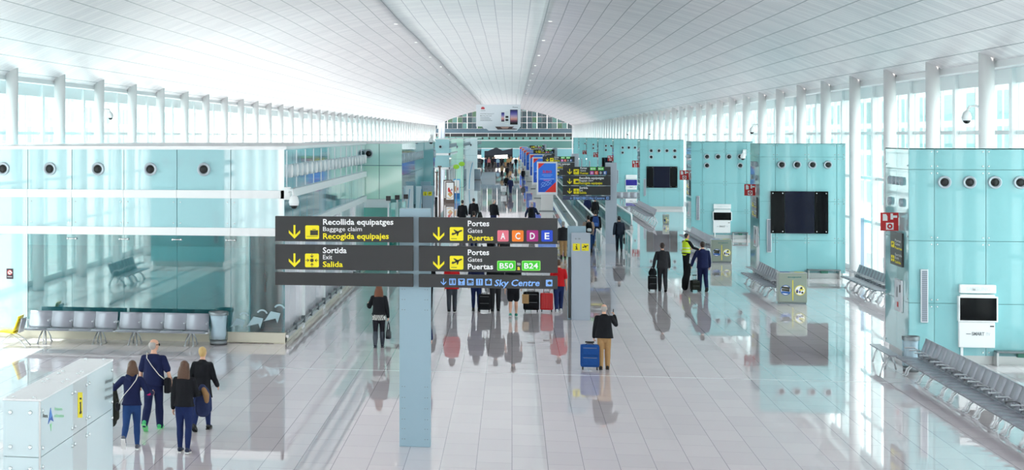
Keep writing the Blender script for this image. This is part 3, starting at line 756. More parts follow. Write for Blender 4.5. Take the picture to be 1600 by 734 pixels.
def triple_screen(label, i, x0, xa, xb, x1, y0, y1):
    f = front(i); Y = PODY[i]; X0, Z0 = f(x0, y1); X1, Z1 = f(x1, y0); XA, XB_ = f(xa, y0)[0], f(xb, y0)[0]
    t = thing('video_wall', label, 'screen', (X0, Y, Z0), 0, 'three-part black screens on the pods'); h = Z1-Z0
    for a, b, m, d in ((0, XA-X0, M_screen, .10), (XA-X0, XB_-X0, M_screen2, .12), (XB_-X0, X1-X0, M_screen, .10)):
        o = MB().box((a+.008, -d, 0), (b-.008, 0, h), m, .008).build('display', t)
        bt = MB()
        for x in (a+.09, b-.09):
            for z in (.08, h-.08): bt.loft([(x, -d, z), (x, -d-.02, z)], [.025, .02], M_bolt, 10)
        if m != M_screen2: bt.build('bolts', o)
triple_screen('wide black three-part screen on the pod behind the recycling bins', 1, 1203.5, 1226, 1272, 1294, 299, 364)
triple_screen('dark three-part screen on the six-nozzle pod beyond the man in the yellow vest', 3, 1010, 1021, 1046.5, 1058.5, 260, 293)
triple_screen('far dark three-part screen half hidden by the top of a sign column', 5, 940.5, 945, 953, 957, 246, 262)

# wall-hung ledges at the foot of the pods
for i, (a, b, y0, y1) in enumerate(((1553, 1640, 556.5, 567), (1261, 1312, 428.5, 437), (1144, 1168, 371.5, 380))):
    f = front(i); X0, Z1 = f(a, y0); X1, Z0 = f(b, y1); Z0 = max(Z0, .02)
    t = thing('charging_ledge', ['steel ledge with sockets at the foot of the nearest pod', 'steel ledge with sockets at the foot of the three-part screen pod', 'steel ledge at the foot of the six-nozzle pod beside the bin'][i], 'ledge', (X0, PODY[i], 0), 0, 'steel ledges at the foot of the pods')
    w = min(X1-X0, 2.2)
    MB().box((0, -.34, .34), (w, 0, .385), M_steel_d, .008).build('shelf', t)
    MB().box((0, -.3, 0), (.05, 0, .34), M_steel).build('bracket', t); MB().box((w-.05, -.3, 0), (w, 0, .34), M_steel).build('bracket', t)
    MB().box((w*.4, -.2, .22), (w*.62, -.02, .33), mat('green_socket', (60, 130, 110), .4)).build('socket', t)

# ================================================================== BENCHES
M_leg = M_alu
def bench_meshes(n, pitch, seat_m, edge_m):
    d = {}
    # local frame: sitters face -y, seats run along +x, origin at the floor below the beam
    s = MB(); W = pitch*.992/2
    prof = [(-.55, .405), (-.51, .43), (-.34, .425), (-.12, .40), (-.04, .395)]
    def sheet(prof, th, m, edge):
        k = len(prof); v0 = len(s.v)
        mb = MB(); n_ = k
        for x in (-W, W):
            for (y, z) in prof: mb.v.append(Vector((x, y, z)))
            for (y, z) in prof: mb.v.append(Vector((x, y+th[0], z+th[1])))
        for i in range(k-1):
            mb.face((i, i+1, 2*k+i+1, 2*k+i), m, True); mb.face((k+i, 3*k+i, 3*k+i+1, k+i+1), m, True)
            mb.face((i, k+i, k+i+1, i+1), edge); mb.face((2*k+i, 2*k+i+1, 3*k+i+1, 3*k+i), edge)
        mb.face((0, 2*k, 3*k, k), edge); mb.face((k-1, 2*k-1, 4*k-1, 3*k-1), edge)
        return mb
    d['seat'] = sheet(prof, (0, -.025), seat_m, edge_m).mesh('seat')
    bp = [(-.04, .40), (-.01, .46), (.035, .56), (.08, .68), (.125, .80), (.14, .87)]
    d['backrest'] = sheet(bp, (.022, 0), seat_m, seat_m).mesh('backrest')
    a = MB(); a.tube([(0, -.02, .42), (0, -.06, .60), (0, -.14, .635), (0, -.34, .63)], .016, M_alu, 8); a.box((-.022, -.36, .625), (.022, -.1, .65), M_alu, .008); a.box((-.02, -.03, .36), (.02, .03, .44), M_alu)
    d['armrest'] = a.mesh('armrest')
    b = MB(); b.box((-.02, -.2, .33), (n*pitch+.02, -.14, .38), M_alu, .01); b.box((-.02, .0, .33), (n*pitch+.02, .05, .37), M_alu, .01)
    d['beam'] = b.mesh('beam')
    l = MB()
    for sx in (-.12, .12):
        l.tube([(sx*.3, -.15, .35), (sx*.8, -.36, .16), (sx, -.40, .03), (sx, -.44, .018)], .020, M_alu, 8)
        l.tube([(sx*.3, .02, .35), (sx*.8, .16, .16), (sx, .18, .03), (sx, .22, .018)], .020, M_alu, 8)
        l.loft([(sx, -.44, 0), (sx, -.44, .03)], [.03, .025], M_alu, 10); l.loft([(sx, .22, 0), (sx, .22, .03)], [.03, .025], M_alu, 10)
    d['leg'] = l.mesh('leg')
    return d
BM4 = bench_meshes(4, .588, M_seat, M_seat_e)
BMY = bench_meshes(4, .60, M_seat, M_seat_e)
def bench(label, loc, rz, group, d=BM4, n=4, pitch=.588, name='beam_bench'):
    t = thing(name, label, 'bench', loc, rz, group)
    link('beam', d['beam'], t)
    for k in range(n):
        link('seat', d['seat'], t, (pitch*(k+.5), 0, 0)); link('backrest', d['backrest'], t, (pitch*(k+.5), 0, 0))
    for k in range(n+1): link('armrest', d['armrest'], t, (pitch*k, 0, 0))
    for k in (.75, n-.75): link('leg', d['leg'], t, (pitch*k, 0, 0))
    return t
# the two units against the long pavilion
pb = on_floor(186*.2452, 536); xb0 = on_y(45.8, 500, YL-.75)[0]
PL = (on_y(326.5, 500, YL-.75)[0]-xb0)/8.12
BML = bench_meshes(4, PL, M_seat, M_seat_e)
bench('grey four-seat bench against the pavilion glass, next to the yellow chair', (xb0, YL-.75, 0), 0, 'grey benches before the long pavilion', BML, 4, PL)
bench('grey four-seat bench against the pavilion glass, next to the clear waste bin', (xb0+4.1*PL, YL-.75, 0), 0, 'grey benches before the long pavilion', BML, 4, PL)
# the yellow end chair, seen from its side
BY = bench_meshes(2, .60, M_seaty, M_seaty)
pyb = on_floor(26, 541)
ych = thing('yellow_lounge_chair', 'yellow shell chair on splayed steel legs at the end of the grey bench row', 'chair', (pyb.x, pyb.y-.1, 0), -PI/2)
link('seat', BY['seat'], ych, (0, 0, 0)); bk = link('backrest', BY['backrest'], ych, (0, 0, 0))
MB().box((-.26, .03, .44), (.26, .06, .84), M_seat).build('back_lining', ych).rotation_euler = (-.24, 0, 0)
ych.children[-1].location = (0, -.03+.11, .02)
for sx in (-.2, .2):
    MB().tube([(sx, -.05, .38), (sx*1.2, -.3, .2), (sx*1.3, -.52, .02)], .018, M_alu).build('leg', ych); MB().tube([(sx, -.1, .38), (sx*1.2, .2, .2), (sx*1.3, .36, .02)], .018, M_alu).build('leg', ych)
# long rows along the right side: sitters face -x (rz = -90 deg: local x -> -y)
def bench_row(n, y_start, x_back, labels, group):
    for k in range(n):
        bench(labels(k), (x_back-.14, y_start-k*2.352, 0), -PI/2, group)
ORD = ['first', 'second', 'third', 'fourth', 'fifth', 'sixth', 'seventh', 'eighth', 'ninth']
yb1 = on_x(1440, 530, 9.98)[0]-.45
bench_row(7, yb1, 9.98, lambda k: '%s grey four-seat bench of the longest row, counted from the waste bin' % ORD[k], 'bench row before the nearest pod')
yb2 = on_x(1185.8, 408, 9.63)[0]
bench_row(3, yb2, 9.63, lambda k: '%s grey four-seat bench before the three-part screen pod, counted from its far end' % ORD[k], 'bench row before the three-part screen pod')
yb3 = on_x(1081, 354, 9.7)[0]
bench_row(5, yb3, 9.7, lambda k: '%s grey bench before the six-nozzle pod, counted from its far end' % ORD[k], 'bench row before the six-nozzle pod')
yb4 = on_x(997, 315.6, 9.6)[0]
bench_row(8, yb4, 9.6, lambda k: '%s small grey bench beyond the yellow vest man, counted from its far end' % ORD[k], 'bench row before the dark screen pod')
yb0 = on_x(1342.7, 408.6, 13.2)[0]
bench_row(3, yb0, 13.2, lambda k: '%s sunlit grey bench between the nearest pod and the windows, counted from its far end' % ORD[k], 'benches behind the nearest pod')
pf = on_floor(981, 316)
bench('grey bench turned to the hall in front of the blue lit screen', (pf.x-.95, pf.y, 0), 0, 'lone bench')

# ================================================================== BINS
def waste_bin(label, loc, r=.19, h=.86):
    t = thing('waste_bin', label, 'waste bin', loc, 0, 'round clear waste bins')
    MB().loft([(0, 0, 0), (0, 0, .13)], [r*.9, r*.95], M_steel_d, 24).build('base', t)
    MB().loft([(0, 0, .13), (0, 0, h-.06)], [r, r], M_bin, 28, cap=False).build('clear_drum', t)
    b = MB(); b.loft([(0, 0, .15), (0, 0, .3), (.01, 0, .5), (0, .01, .68), (0, 0, h-.05)], [r*.7, r*.82, r*.78, r*.85, r*.93], M_bag, 16); b.build('bin_bag', t)
    rg = MB(); n = 28
    prof = [(r*1.04, h-.1), (r*1.06, h-.02), (r*1.0, h), (r*.8, h-.01), (r*.8, h-.09)]
    for q, z in prof:
        for k in range(n): rg.v.append(Vector((q*cos(2*PI*k/n), q*sin(2*PI*k/n), z)))
    for i in range(len(prof)-1):
        for k in range(n): rg.face((i*n+k, i*n+(k+1) % n, (i+1)*n+(k+1) % n, (i+1)*n+k), M_steel_d, True)
    rg.build('rim', t)
    return t
waste_bin('round clear waste bin with a white bag, beside the grey bench at the pavilion', on_floor(341.5, 538), .265, .93)
waste_bin('round clear waste bin at the far end of the longest bench row', (9.72, yb1+.42, 0), .20, .88)
def recycling(label, x0, x1, y0, y1):
    p = on_floor((x0+x1)/2, y1); w = (x1-x0)*depth(p.x, p.y)/FPX; h = (y1-y0-3)*depth(p.x, p.y)/FPX
    t = thing('recycling_bin', label, 'recycling bin', (p.x, p.y, 0), 0, 'grey recycling bins with round stickers')
    MB().box((-w/2, 0, .06), (w/2, .55, h), M_box, .02).build('body', t); MB().box((-w/2+.03, .02, 0), (w/2-.03, .53, .06), M_steel_d).build('base', t)
    MB().box((-w/2-.01, -.01, h), (w/2+.01, .56, h+.03), M_steel, .008).build('lid', t)
    fn = lambda u, v, ww: (u, -.001-ww, v)
    ft = lambda u, v, ww: (u, v, h+.031+ww)
    for sx, c1, c2, nm in ((-1, mat('sticker_blue', (40, 96, 170), .4), mat('sticker_cream', (226, 224, 170), .4), 'blue_sticker'), (1, mat('sticker_yellow', (226, 210, 60), .4), mat('sticker_violet', (92, 92, 160), .4), 'yellow_sticker')):
        mb = MB(); cx = sx*w*.25; r = w*.19
        mb.prism(circ(cx, h*.45, r, 28), fn, .004, c1); mb.prism(circ(cx, h*.45, r*.86, 28), fn, .006, M_wht)
        if sx < 0:
            for q in (-.45, 0, .45): mb.prism([(cx-r*.75, h*.45+q*r-.02), (cx+r*.75, h*.45+q*r-.05), (cx+r*.75, h*.45+q*r+.03), (cx-r*.75, h*.45+q*r+.05)], fn, .008, [c1, M_dk, c2][int(q*2+1) % 3])
        else:
            rr = random.Random(5)
            for q in range(9): mb.prism(circ(cx+rr.uniform(-.55, .55)*r, h*.45+rr.uniform(-.55, .55)*r, r*.22, 7), fn, .008+q*.0003, [c2, c1, M_dk][q % 3])
        mb.build(nm, t); MB().prism([(cx-r, .1), (cx+r, .1), (cx+r*.8, .36), (cx-r*.8, .36)], ft, .003, c1).build('lid_sticker', t)
    MB().box((-.012, -.006, h*.12), (.012, 0, h*.78), M_yel).build('yellow_stripe', t)
    mb = MB(); text(mb, 'ecopunt', -w*.18, w*.3, h*.86, .05, fn, mat('sticker_teal', (40, 120, 120), .4)); link('lettering', mb.mesh('lettering', False), t)
recycling('grey recycling bin with two round stickers before the three-part screen pod', 1217.5, 1260, 424, 475)
recycling('grey recycling bin with two round stickers behind the man in the navy suit', 1112.5, 1143, 372, 410.5)
recycling('small grey recycling bin at the near end of the bench beyond the suited men', 1036.5, 1045.5, 333, 350.5)

# a tall grey panel by the columns behind the nearest pod
q = on_floor(1343, 429); s_ = depth(q.x, q.y)/FPX
t = thing('standing_panel', 'tall blue grey standing panel by the white column behind the nearest pod', 'panel', (q.x, q.y, 0))
MB().box((-7*s_, 0, .04), (7*s_, .12, 89*s_), mat('panel_blue_grey', (158, 170, 190), .4), .01).build('board', t); MB().box((-8*s_, -.1, 0), (8*s_, .22, .05), M_steel_d).build('foot', t)
# metal expansion joint across the floor
jy = on_floor(900, 586).y
struct('trim_1', MB().box((-6.0, jy, 0), (14, jy+.05, .003), M_alu))
# what stands beside the windows behind and left of the camera, mirrored in the pavilion glass
mp = dup(pods[1], (-12.6, 22.0, 0), PI, 'turquoise pod mirrored in the lower glass of the long pavilion')
for k in range(2): bench('%s grey bench mirrored in the lower glass of the long pavilion' % ('nearer', 'farther')[k], (-15.2, 29+k*2.4, 0), PI/2, 'mirrored benches')

t = thing('side_table', 'low grey table slab at the far end of the longest bench row', 'table', (9.28, yb1+.06, 0))
MB().box((-.13, 0, .40), (.13, 2.6, .43), M_seat, .01).build('table_top', t); MB().box((-.03, .05, .36), (.03, 2.5, .40), M_alu).build('beam', t)
for y in (.5, 2.1): MB().tube([(-.02, y, .37), (-.10, y, .2), (-.14, y, .02)], .02, M_alu).tube([(.02, y, .37), (.08, y, .2), (.12, y, .02)], .02, M_alu).build('leg', t)

# ================================================================== SIGN COLUMNS
def panel(t, name, x0, x1, z0, z1, y, m=M_sign):
    return MB().box((x0, y-.06, z0), (x1, y+.06, z1), m, .008).build(name, t)
def sign_column_near():
    b = on_floor(648, 698); Y = b.y
    f = lambda px, py: on_y(px, py, Y-.10)
    t = thing('sign_column', 'large sign column whose charcoal panels read Recollida equipatges and Sky Centre', 'sign', (b.x, Y, 0))
    xa, xb = on_y(624, 698, Y)[0]-b.x, on_y(672.5, 698, Y)[0]-b.x; zt = on_y(648, 326, Y)[1]
    c = MB(); c.box((xa, 0, 0), (xb, .32, zt), M_post, .01)
    for py in (604, 621, 638, 655, 670, 686, 437, 452, 468, 484):
        z = on_y(648, py, Y)[1]
        for x in (xa+.055, xa+.10, xb-.10, xb-.055): c.loft([(x, 0, z), (x, -.006, z)], [.009, .008], M_steel_d, 6)
    c.build('post', t)
    L = lambda zx, zy: f(420+zx*.1908, 320+zy*.1908); R = lambda zx, zy: f(640+zx*.1908, 320+zy*.1908)
    # heights are taken where the panels meet the photo's left and right halves
    def fit(G, zx0, zx1):
        """a mapper (u right in crop pixels, v up in crop pixels at the middle) onto the panel front"""
        def fn(u, v, w):
            X, Z = G(u, -v); return (X-b.x, -.10-.065-w, Z)
        return fn
    fl, fr = fit(L, 55, 1185), fit(R, 75, 1212)
    Z = [L(600, q)[1] for q in (95, 301, 328, 532, 557, 661)]
    X = [L(55, 300)[0]-b.x, L(1184, 300)[0]-b.x, R(76, 300)[0]-b.x, R(1212, 300)[0]-b.x]
    P_ = {}
    for i in range(3):
        P_['l%d' % i] = panel(t, 'sign_panel', X[0], X[1], Z[2*i+1], Z[2*i], -.10)
        P_['r%d' % i] = panel(t, 'sign_panel', X[2], X[3], Z[2*i+1], Z[2*i], -.10)
    def word(p, s, x0, x1, base, cap, fn, m, bold=True, shear=0): wri(P_[p], s, x0, x1, -base, cap, fn, m, bold, shear)
    def tile(p, kind, x0, x1, yt, yb, fn, m=M_yel, fg=M_dk): mb = MB(); picto(mb, kind, x0, x1, -yt, -yb, fn, m, fg); mb.build('pictogram', P_[p])
    def arr(p, x0, x1, y0, y1, fn, m=M_yel): mb = MB(); arrow_down(mb, x0, x1, -y0, -y1, fn, m); mb.build('arrow', P_[p])
    word('l0', 'Recollida equipatges', 447, 1022, 160, 46, fl, M_wht); word('l0', 'Baggage claim', 447, 765, 213, 37, fl, M_wht, False); word('l0', 'Recogida equipajes', 447, 985, 276, 46, fl, M_yel)
    arr('l0', 167, 260, 163, 275, fl); tile('l0', 'case', 302, 415, 166, 278, fl)
    word('l1', 'Sortida', 445, 640, 392, 46, fl, M_wht); word('l1', 'Exit', 447, 522, 443, 37, fl, M_wht, False); word('l1', 'Salida', 445, 609, 505, 44, fl, M_yel)
    arr('l1', 167, 260, 395, 507, fl); tile('l1', 'exit', 300, 413, 396, 508, fl)
    word('r0', 'Portes', 477, 653, 172, 45, fr, M_wht); word('r0', 'Gates', 477, 597, 227, 37, fr, M_wht, False); word('r0', 'Puertas', 477, 686, 289, 44, fr, M_yel)
    arr('r0', 194, 285, 180, 292, fr); tile('r0', 'plane', 330, 441, 180, 292, fr)
    for ch, x0, x1, m in (('A', 719, 811, M_pink), ('C', 838, 933, M_org), ('D', 958, 1053, M_mag), ('E', 1078, 1171, M_blu)):
        mb = MB(); mb.prism(rrect(x0, -298, x1, -206, 9), fr, .006, m)
        n = len(mb.v); g = lambda u, v, w: fr(u, v, w+.006); text(mb, ch, x0+27, x1-27, -278, 52, g, M_wht); link('gate_tile', mb.mesh('gate_tile', False), P_['r0'])
    word('r1', 'Portes', 477, 652, 408, 45, fr, M_wht); word('r1', 'Gates', 477, 595, 463, 37, fr, M_wht, False); word('r1', 'Puertas', 477, 684, 524, 44, fr, M_wht)
    arr('r1', 194, 285, 414, 526, fr); tile('r1', 'plane', 330, 441, 415, 527, fr)
    for s, x0, x1 in (('B50', 717, 869), ('B24', 918, 1071)):
        mb = MB(); mb.prism(rrect(x0, -536, x1, -455, 9), fr, .005, M_grn2); mb.prism(rrect(x0+6, -530, x1-6, -461, 7), fr, .008, M_grn)
        g = lambda u, v, w: fr(u, v, w+.006); text(mb, s, x0+20, x1-20, -518, 44, g, M_wht); link('gate_tile', mb.mesh('gate_tile', False), P_['r1'])
    word('r1', 'to', 881, 908, 492, 28, fr, M_wht, False); word('r1', 'a', 882, 905, 530, 36, fr, M_yel)
    arr('r2', 257, 301, 600, 655, fr, M_sky)
    for k, (x0, kd) in enumerate(((325, 'wc'), (398, 'bar'), (470, 'cup'), (545, 'fork'), (619, 'shop'))): tile('r2', kd, x0, x0+55, 600+k*.8, 654+k*.8, fr, M_sky)
    tile('r2', 'fish', 1115, 1169, 610, 664, fr, M_sky)
    word('r2', 'Sky Centre', 693, 1062, 661, 52, fr, M_sky, True, .2)
sign_column_near()

def sign_column_far(label, zc_ratio_px=None):
    """tall grey post with four panels to its left"""
    b = on_floor(955, 381); Y = b.y
    t = thing('sign_column', label, 'sign', (b.x, Y, 0), 0, 'sign columns along the moving walkways')
    s = depth(b.x, b.y)/FPX
    MB().box((-8.5*s, 0, 0), (8.5*s, .3, (381-254)*s), M_post2, .01).build('post', t)
    S = .2453
    def fn(u, v, w):
        X, Z = on_y(860+u*S, 220-v*S, Y-.1); return (X-b.x, -.17-w, Z)
    rows = ((165, 218), (222, 283), (288, 345), (350, 376)); x0, x1 = fn(78, -200, 0)[0], fn(383, -200, 0)[0]
    P_ = [panel(t, 'sign_panel', x0, x1, fn(200, -b_, 0)[2], fn(200, -a, 0)[2], -.10, M_sign if i < 3 else mat('navy_sign_panel', (52, 62, 92), .4)) for i, (a, b_) in enumerate(rows)]
    for i, (kd, a) in enumerate((('plane', 180), ('case', 242), ('exit', 304))):
        mb = MB(); arrow_down(mb, 108, 137, -a+2, -a-33, fn, M_yel); mb.build('arrow', P_[i]); mb = MB(); picto(mb, kd, 147, 182, -a, -a-33, fn, M_yel, M_dk); mb.build('pictogram', P_[i])
    def word(p, s_, a0, a1, base, cap, m, bold=True, sh=0): wri(P_[p], s_, a0, a1, -base, cap, fn, m, bold, sh)
    word(0, 'Portes', 190, 232, 179, 12, M_wht); word(0, 'Gates', 190, 226, 194, 11, M_wht, False); word(0, 'Puertas', 190, 240, 211, 12, M_yel)
    word(1, 'Recollida equipatges', 185, 340, 243, 14, M_wht); word(1, 'Baggage claim', 185, 272, 258, 12, M_wht, False); word(1, 'Recogida equipajes', 185, 330, 275, 14, M_yel)
    word(2, 'Sortida', 185, 238, 305, 14, M_wht); word(2, 'Exit', 185, 206, 320, 12, M_wht, False); word(2, 'Salida', 185, 230, 336, 14, M_yel)
    for s_, a0, a1 in (('B50', 252, 290), ('B24', 302, 340)):
        mb = MB(); mb.prism(rrect(a0, -187, a1, -167, 2), fn, .008, M_grn); text(mb, s_, a0+4, a1-4, -183, 12, lambda u, v, w: fn(u, v, w+.01), M_wht); link('gate_tile', mb.mesh('gate_tile', False), P_[0])
    for ch, a0, m in (('A', 252, mat('sign_light_magenta', (214, 96, 190), .5)), ('C', 281, mat('sign_vermilion', (228, 78, 40), .5)), ('D', 309, mat('sign_deep_navy', (40, 44, 78), .5)), ('E', 336, mat('sign_mid_blue', (36, 96, 176), .5))):
        mb = MB(); mb.prism(rrect(a0, -214, a0+23, -192, 2), fn, .008, m); text(mb, ch, a0+6, a0+17, -210, 14, lambda u, v, w: fn(u, v, w+.01), M_wht); link('gate_tile', mb.mesh('gate_tile', False), P_[0])
    mb = MB(); arrow_down(mb, 124, 137, -356, -372, fn, M_sky)
    mb.build('arrow', P_[3]); mb = MB()
    for k, kd in enumerate(('wc', 'bar', 'cup', 'fork', 'shop')): picto(mb, kd, 145+k*20, 161+k*20, -356, -372, fn, M_sky, M_dk)
    mb.build('pictogram', P_[3]); word(3, 'Sky Centre', 245, 344, 371, 14, M_sky, True, .1)
    mb = MB(); picto(mb, 'fish', 356, 372, -356, -372, fn, M_sky, M_dk); mb.build('pictogram', P_[3])
    return t, s
sc2, s2 = sign_column_far('second sign column, grey post with four panels beside the moving walkway')
for lbl, px, r in (('third sign column, half hidden behind the first blue advertising panel', 898.5, 1.50), ('fourth sign column, small, behind the blue advertising panels', 867, 2.25), ('fifth sign column, tiny, near the far ends of the moving walkways', 851, 3.2)):
    d = depth(sc2.location.x, sc2.location.y)*r
    y = d/cos(PHI)
    for _ in range(6):
        x = on_y(px, 300, y)[0]; y += (d-depth(x, y))
    dup(sc2, (x, y, 0), None, lbl)
# slim totem with two yellow tiles
def totem(label, px, pb, pt, w_px):
    b = on_floor(px, pb); s = depth(b.x, b.y)/FPX; w = w_px*s; h = (pb-pt)*s
    t = thing('information_totem', label, 'totem', (b.x, b.y, 0), 0, 'grey totems with two yellow tiles')
    MB().box((-w/2, 0, 0), (w/2, .1, h), M_post2, .008).build('front_slab', t); MB().box((-w*.68, .14, 0), (w*.28, .36, h+.2), M_post, .008).build('back_slab', t)
    MB().box((-w*.66, .04, h*.02), (-w*.53, .3, h*.72), M_black, .01).build('side_screen', t)
    fn = lambda u, v, ww: (-w/2+u*w, -.001-ww, h+v*w)
    for k, kd in ((0, 'info'), (1, 'plane')):
        mb = MB(); picto(mb, kd, .08+k*.46, .46+k*.46, -.58, -.97, fn, M_yel, M_dk); mb.build('pictogram', t)
    wri(t, 'B0 - C80', .2, .48, -.36, .07, fn, M_steel_d)
totem('grey totem with yellow information and departure tiles at the entrance of the moving walkway', 907.5, 500, 363.5, 29)
totem('far grey totem with two small yellow tiles beside the white display boards', 668, 392, 290, 16)

# ================================================================== INFORMATION KIOSK
ZK = 2.1
kf = on_y; yk = None
d0 = ray(63, 624); tk = (ZK-H)/d0.z; kp = d0*tk; XKR, YKF = kp.x, kp.y
XKL = on_y(5, 620, YKF)[0]; YKB = on_x(176.5, 562, XKR)[0]
ki = thing('information_kiosk', 'milky white glass kiosk wall with bolts and a yellow i, beside the walking family', 'kiosk', (XKR, YKF, 0))
gx = lambda x: x-XKR; gy = lambda y: y-YKF
Lk = YKB-YKF; wk = XKR-XKL; zs = on_y(40, 714, YKF)[1]
sq = [gy(on_x(p, 650, XKR)[0]) for p in (97.8,)]
ys = [0, gy(on_x(114, 650, XKR)[0]), gy(on_x(136.5, 650, XKR)[0]), Lk]
mb = MB(); mb.box((-wk+.04, .04, 0), (-.04, Lk-.04, ZK-.03), mat('kiosk_core', (214, 224, 226), .4)); mb.build('core', ki)
def bolt(mb, p, ax): p = Vector(p); A = Vector(ax); mb.loft([p, p+A*.015, p+A*.03], [.030, .030, .02], M_bolt, 12)
f = MB()
for a, b_ in ((zs+.005, ZK-.03), (.04, zs-.005)):
    f.box((-wk, 0, a), (-.008, .025, b_), M_kiosk, .004)
    for x in (-wk*.8, -wk*.27):
        for z in (a+.14, b_-.16): bolt(f, (x, 0, z), (0, -1, 0))
f.build('front_glass', ki)
for i in range(3):
    f = MB()
    for a, b_ in ((zs+.005, ZK-.03), (.04, zs-.005)):
        f.box((-.025, ys[i]+.006, a), (0, ys[i+1]-.006, b_), M_kiosk if i != 1 else mat('warm_milky_glass', (212, 222, 224), .1, spec=.7), .004)
        for y in ({0: (ys[0]+.1, ys[1]-.09), 1: (ys[1]+.09, ys[2]-.09), 2: (ys[2]+.09, ys[3]-.12)}[i]):
            for z in (a+.12, b_-.14): bolt(f, (0, y, z), (1, 0, 0))
    f.build('side_glass', ki)
    g = MB(); g.box((-wk-.01, ys[i]+.005, ZK-.028), (.01, ys[i+1]-.005, ZK), M_kioskt, .004)
    for y in (ys[i]+.14, ys[i+1]-.14):
        for x in (-wk*.78, -wk*.22): g.loft([(x, y, ZK), (x, y, ZK+.02)], [.03, .02], M_bolt, 10)
    g.build('top_glass', ki)
MB().box((-wk, Lk-.025, .04), (0, Lk, ZK-.03), M_kiosk, .004).box((-wk, .03, .04), (-wk+.02, Lk-.03, ZK-.03), M_kiosk, .004).build('rear_glass', ki)
MB().box((-.022, -.004, .04), (.004, .02, ZK-.03), M_steel).build('edge_trim', ki)
# lettering on the long face: crop pixels of region (0,550,190,734) at 3.989x
def kx(u, v, w):
    y, z = on_x(u/3.989, 550-v/3.989, XKR); return (.002+w, y-YKF, z)
MB().prism(rrect(484, -408, 512, -250, 3), kx, .004, M_yel).build('information_tile', ki)
mb = MB(); fn = lambda u, v, w: (kx(u, v, w+.005))
mb.prism(circ(499, -289, 6, 12), fn, .004, M_dk); mb.prism([(494, -312), (502, -308), (502, -366), (505, -367), (505, -380), (493, -386), (493, -372), (496, -371), (496, -322), (494, -321)], fn, .004, M_dk); mb.build('information_letter', ki)
wri(ki, 'Aena', 264, 295, -407, 24, kx, M_dk)
mb = MB(); mb.prism([(314, -346), (332, -432), (313, -420), (299, -448)], kx, .004, mat('kiosk_logo_blue', (42, 104, 196), .4)); mb.prism([(314, -346), (322, -396), (306, -416)], kx, .006, mat('kiosk_logo_light_blue', (92, 154, 226), .4)); mb.build('emblem', ki)
mb = MB(); mb.prism([(310, -448), (322, -442), (317, -492)], kx, .004, mat('kiosk_logo_green', (150, 226, 170), .4)); mb.build('emblem', ki)
Mg_ = mat('kiosk_logo_green', (0,0,0))
wri(ki, 'Aeropuerto', 338, 386, -362, 20, kx, Mg_); wri(ki, 'de', 338, 346, -405, 20, kx, Mg_); wri(ki, 'Barcelona', 350, 396, -405, 20, kx, Mg_)
for s_, b_, bo in (('Informaci\u00f3', -198, True), ('Information', -246, False), ('Informaci\u00f3n', -298, True)):
    def ks(u, v, w, b_=b_): return kx(u, v-(u-650)*-.40, w)
    wri(ki, s_, 652, 700, b_, 24, lambda u, v, w: kx(u, v+(u-652)*.42, w), M_steel_d, bo)

# ================================================================== HANGING BANNER
Yb = 285.0
(xa, za), (xb, zb) = on_y(744, 163.5, Yb), on_y(813.5, 197.5, Yb)
hb = thing('hanging_banner', 'white hanging banner with a red petal logo and three phones', 'banner', ((xa+xb)/2, Yb, zb)); W = xb-xa; Hh = za-zb
MB().box((-W/2, -.08, 0), (W/2, .08, Hh), mat('banner_white', (244, 244, 250), .5), .02).build('panel', hb)
MB().prism([(-W*.36, 0), (-W*.33, -.35), (-W*.27, -.35), (-W*.22, -.62), (W*.42, -.62), (W*.5, 0)], lambda u, v, w: (u, -.05+w, v), .1, mat('banner_white', (0,0,0))).build('lower_flap', hb)
fb = lambda u, v, w: (-W/2+(u-60)/845*W, -.081-w, Hh*(1-(v-95)/430))
mb = MB()
for a in (-62, -38, -13, 13, 38, 62):
    c = Vector((188, 188)); dd = Vector((sin(rad(a)), -cos(rad(a)))); nn = Vector((dd.y, -dd.x))
    L_ = 62 if abs(a) < 20 else 56 if abs(a) < 50 else 46
    mb.prism([tuple(c+dd*4), tuple(c+dd*L_*.6+nn*10), tuple(c+dd*L_), tuple(c+dd*L_*.6-nn*10)], fb, .01, mat('petal_red', (226, 70, 84), .5))
mb.build('petal_logo', hb)
M_gt = mat('banner_grey_text', (120, 122, 130), .5)
fbt = lambda u, v, w: fb(u, -v, w)
wri(hb, 'HUAWEI', 148, 232, -218, 12, fbt, M_gt); wri(hb, 'HUAWEI Ascend P7', 140, 404, -285, 20, fbt, M_gt, False); wri(hb, 'Marking the time', 138, 356, -324, 20, fbt, M_gt, False)
mb = MB()
for y, x1 in ((352, 312), (380, 340), (408, 366)): mb.prism([(138, y-4), (x1, y-4), (x1, y+3), (138, y+3)], fb, .006, M_gt)
mb.build('small_print', hb); wri(hb, 'Phone', 752, 850, -158, 20, fbt, M_gt)
def phone(x0, x1, y0, y1, shell, dark):
    mb = MB(); mb.prism(rrect(x0, y0, x1, y1, 6), fb, .012, shell)
    k = 8
    for i in range(k):
        t = i/(k-1); c = [(52, 48, 120), (84, 80, 160), (130, 120, 190), (190, 160, 200), (226, 180, 190), (230, 160, 150), (150, 90, 110), (60, 40, 60)][i]
        a, b_ = y0+(y1-y0)*(.04+.86*i/k), y0+(y1-y0)*(.04+.86*(i+1)/k)
        mb.prism([(x0+6, a), (x1-6, a), (x1-6, b_), (x0+6, b_)], fb, .018, mat('phone_sky_%d' % i, c, .4) if not dark else mat('phone_white', (236, 238, 242), .4))
    if dark:
        for q in (0.4, .62): mb.prism([(x0+10, y0+(y1-y0)*q), (x1-10, y0+(y1-y0)*q), (x1-10, y0+(y1-y0)*(q+.14)), (x0+10, y0+(y1-y0)*(q+.14))], fb, .022, M_black)
    mb.build('phone_picture', hb)
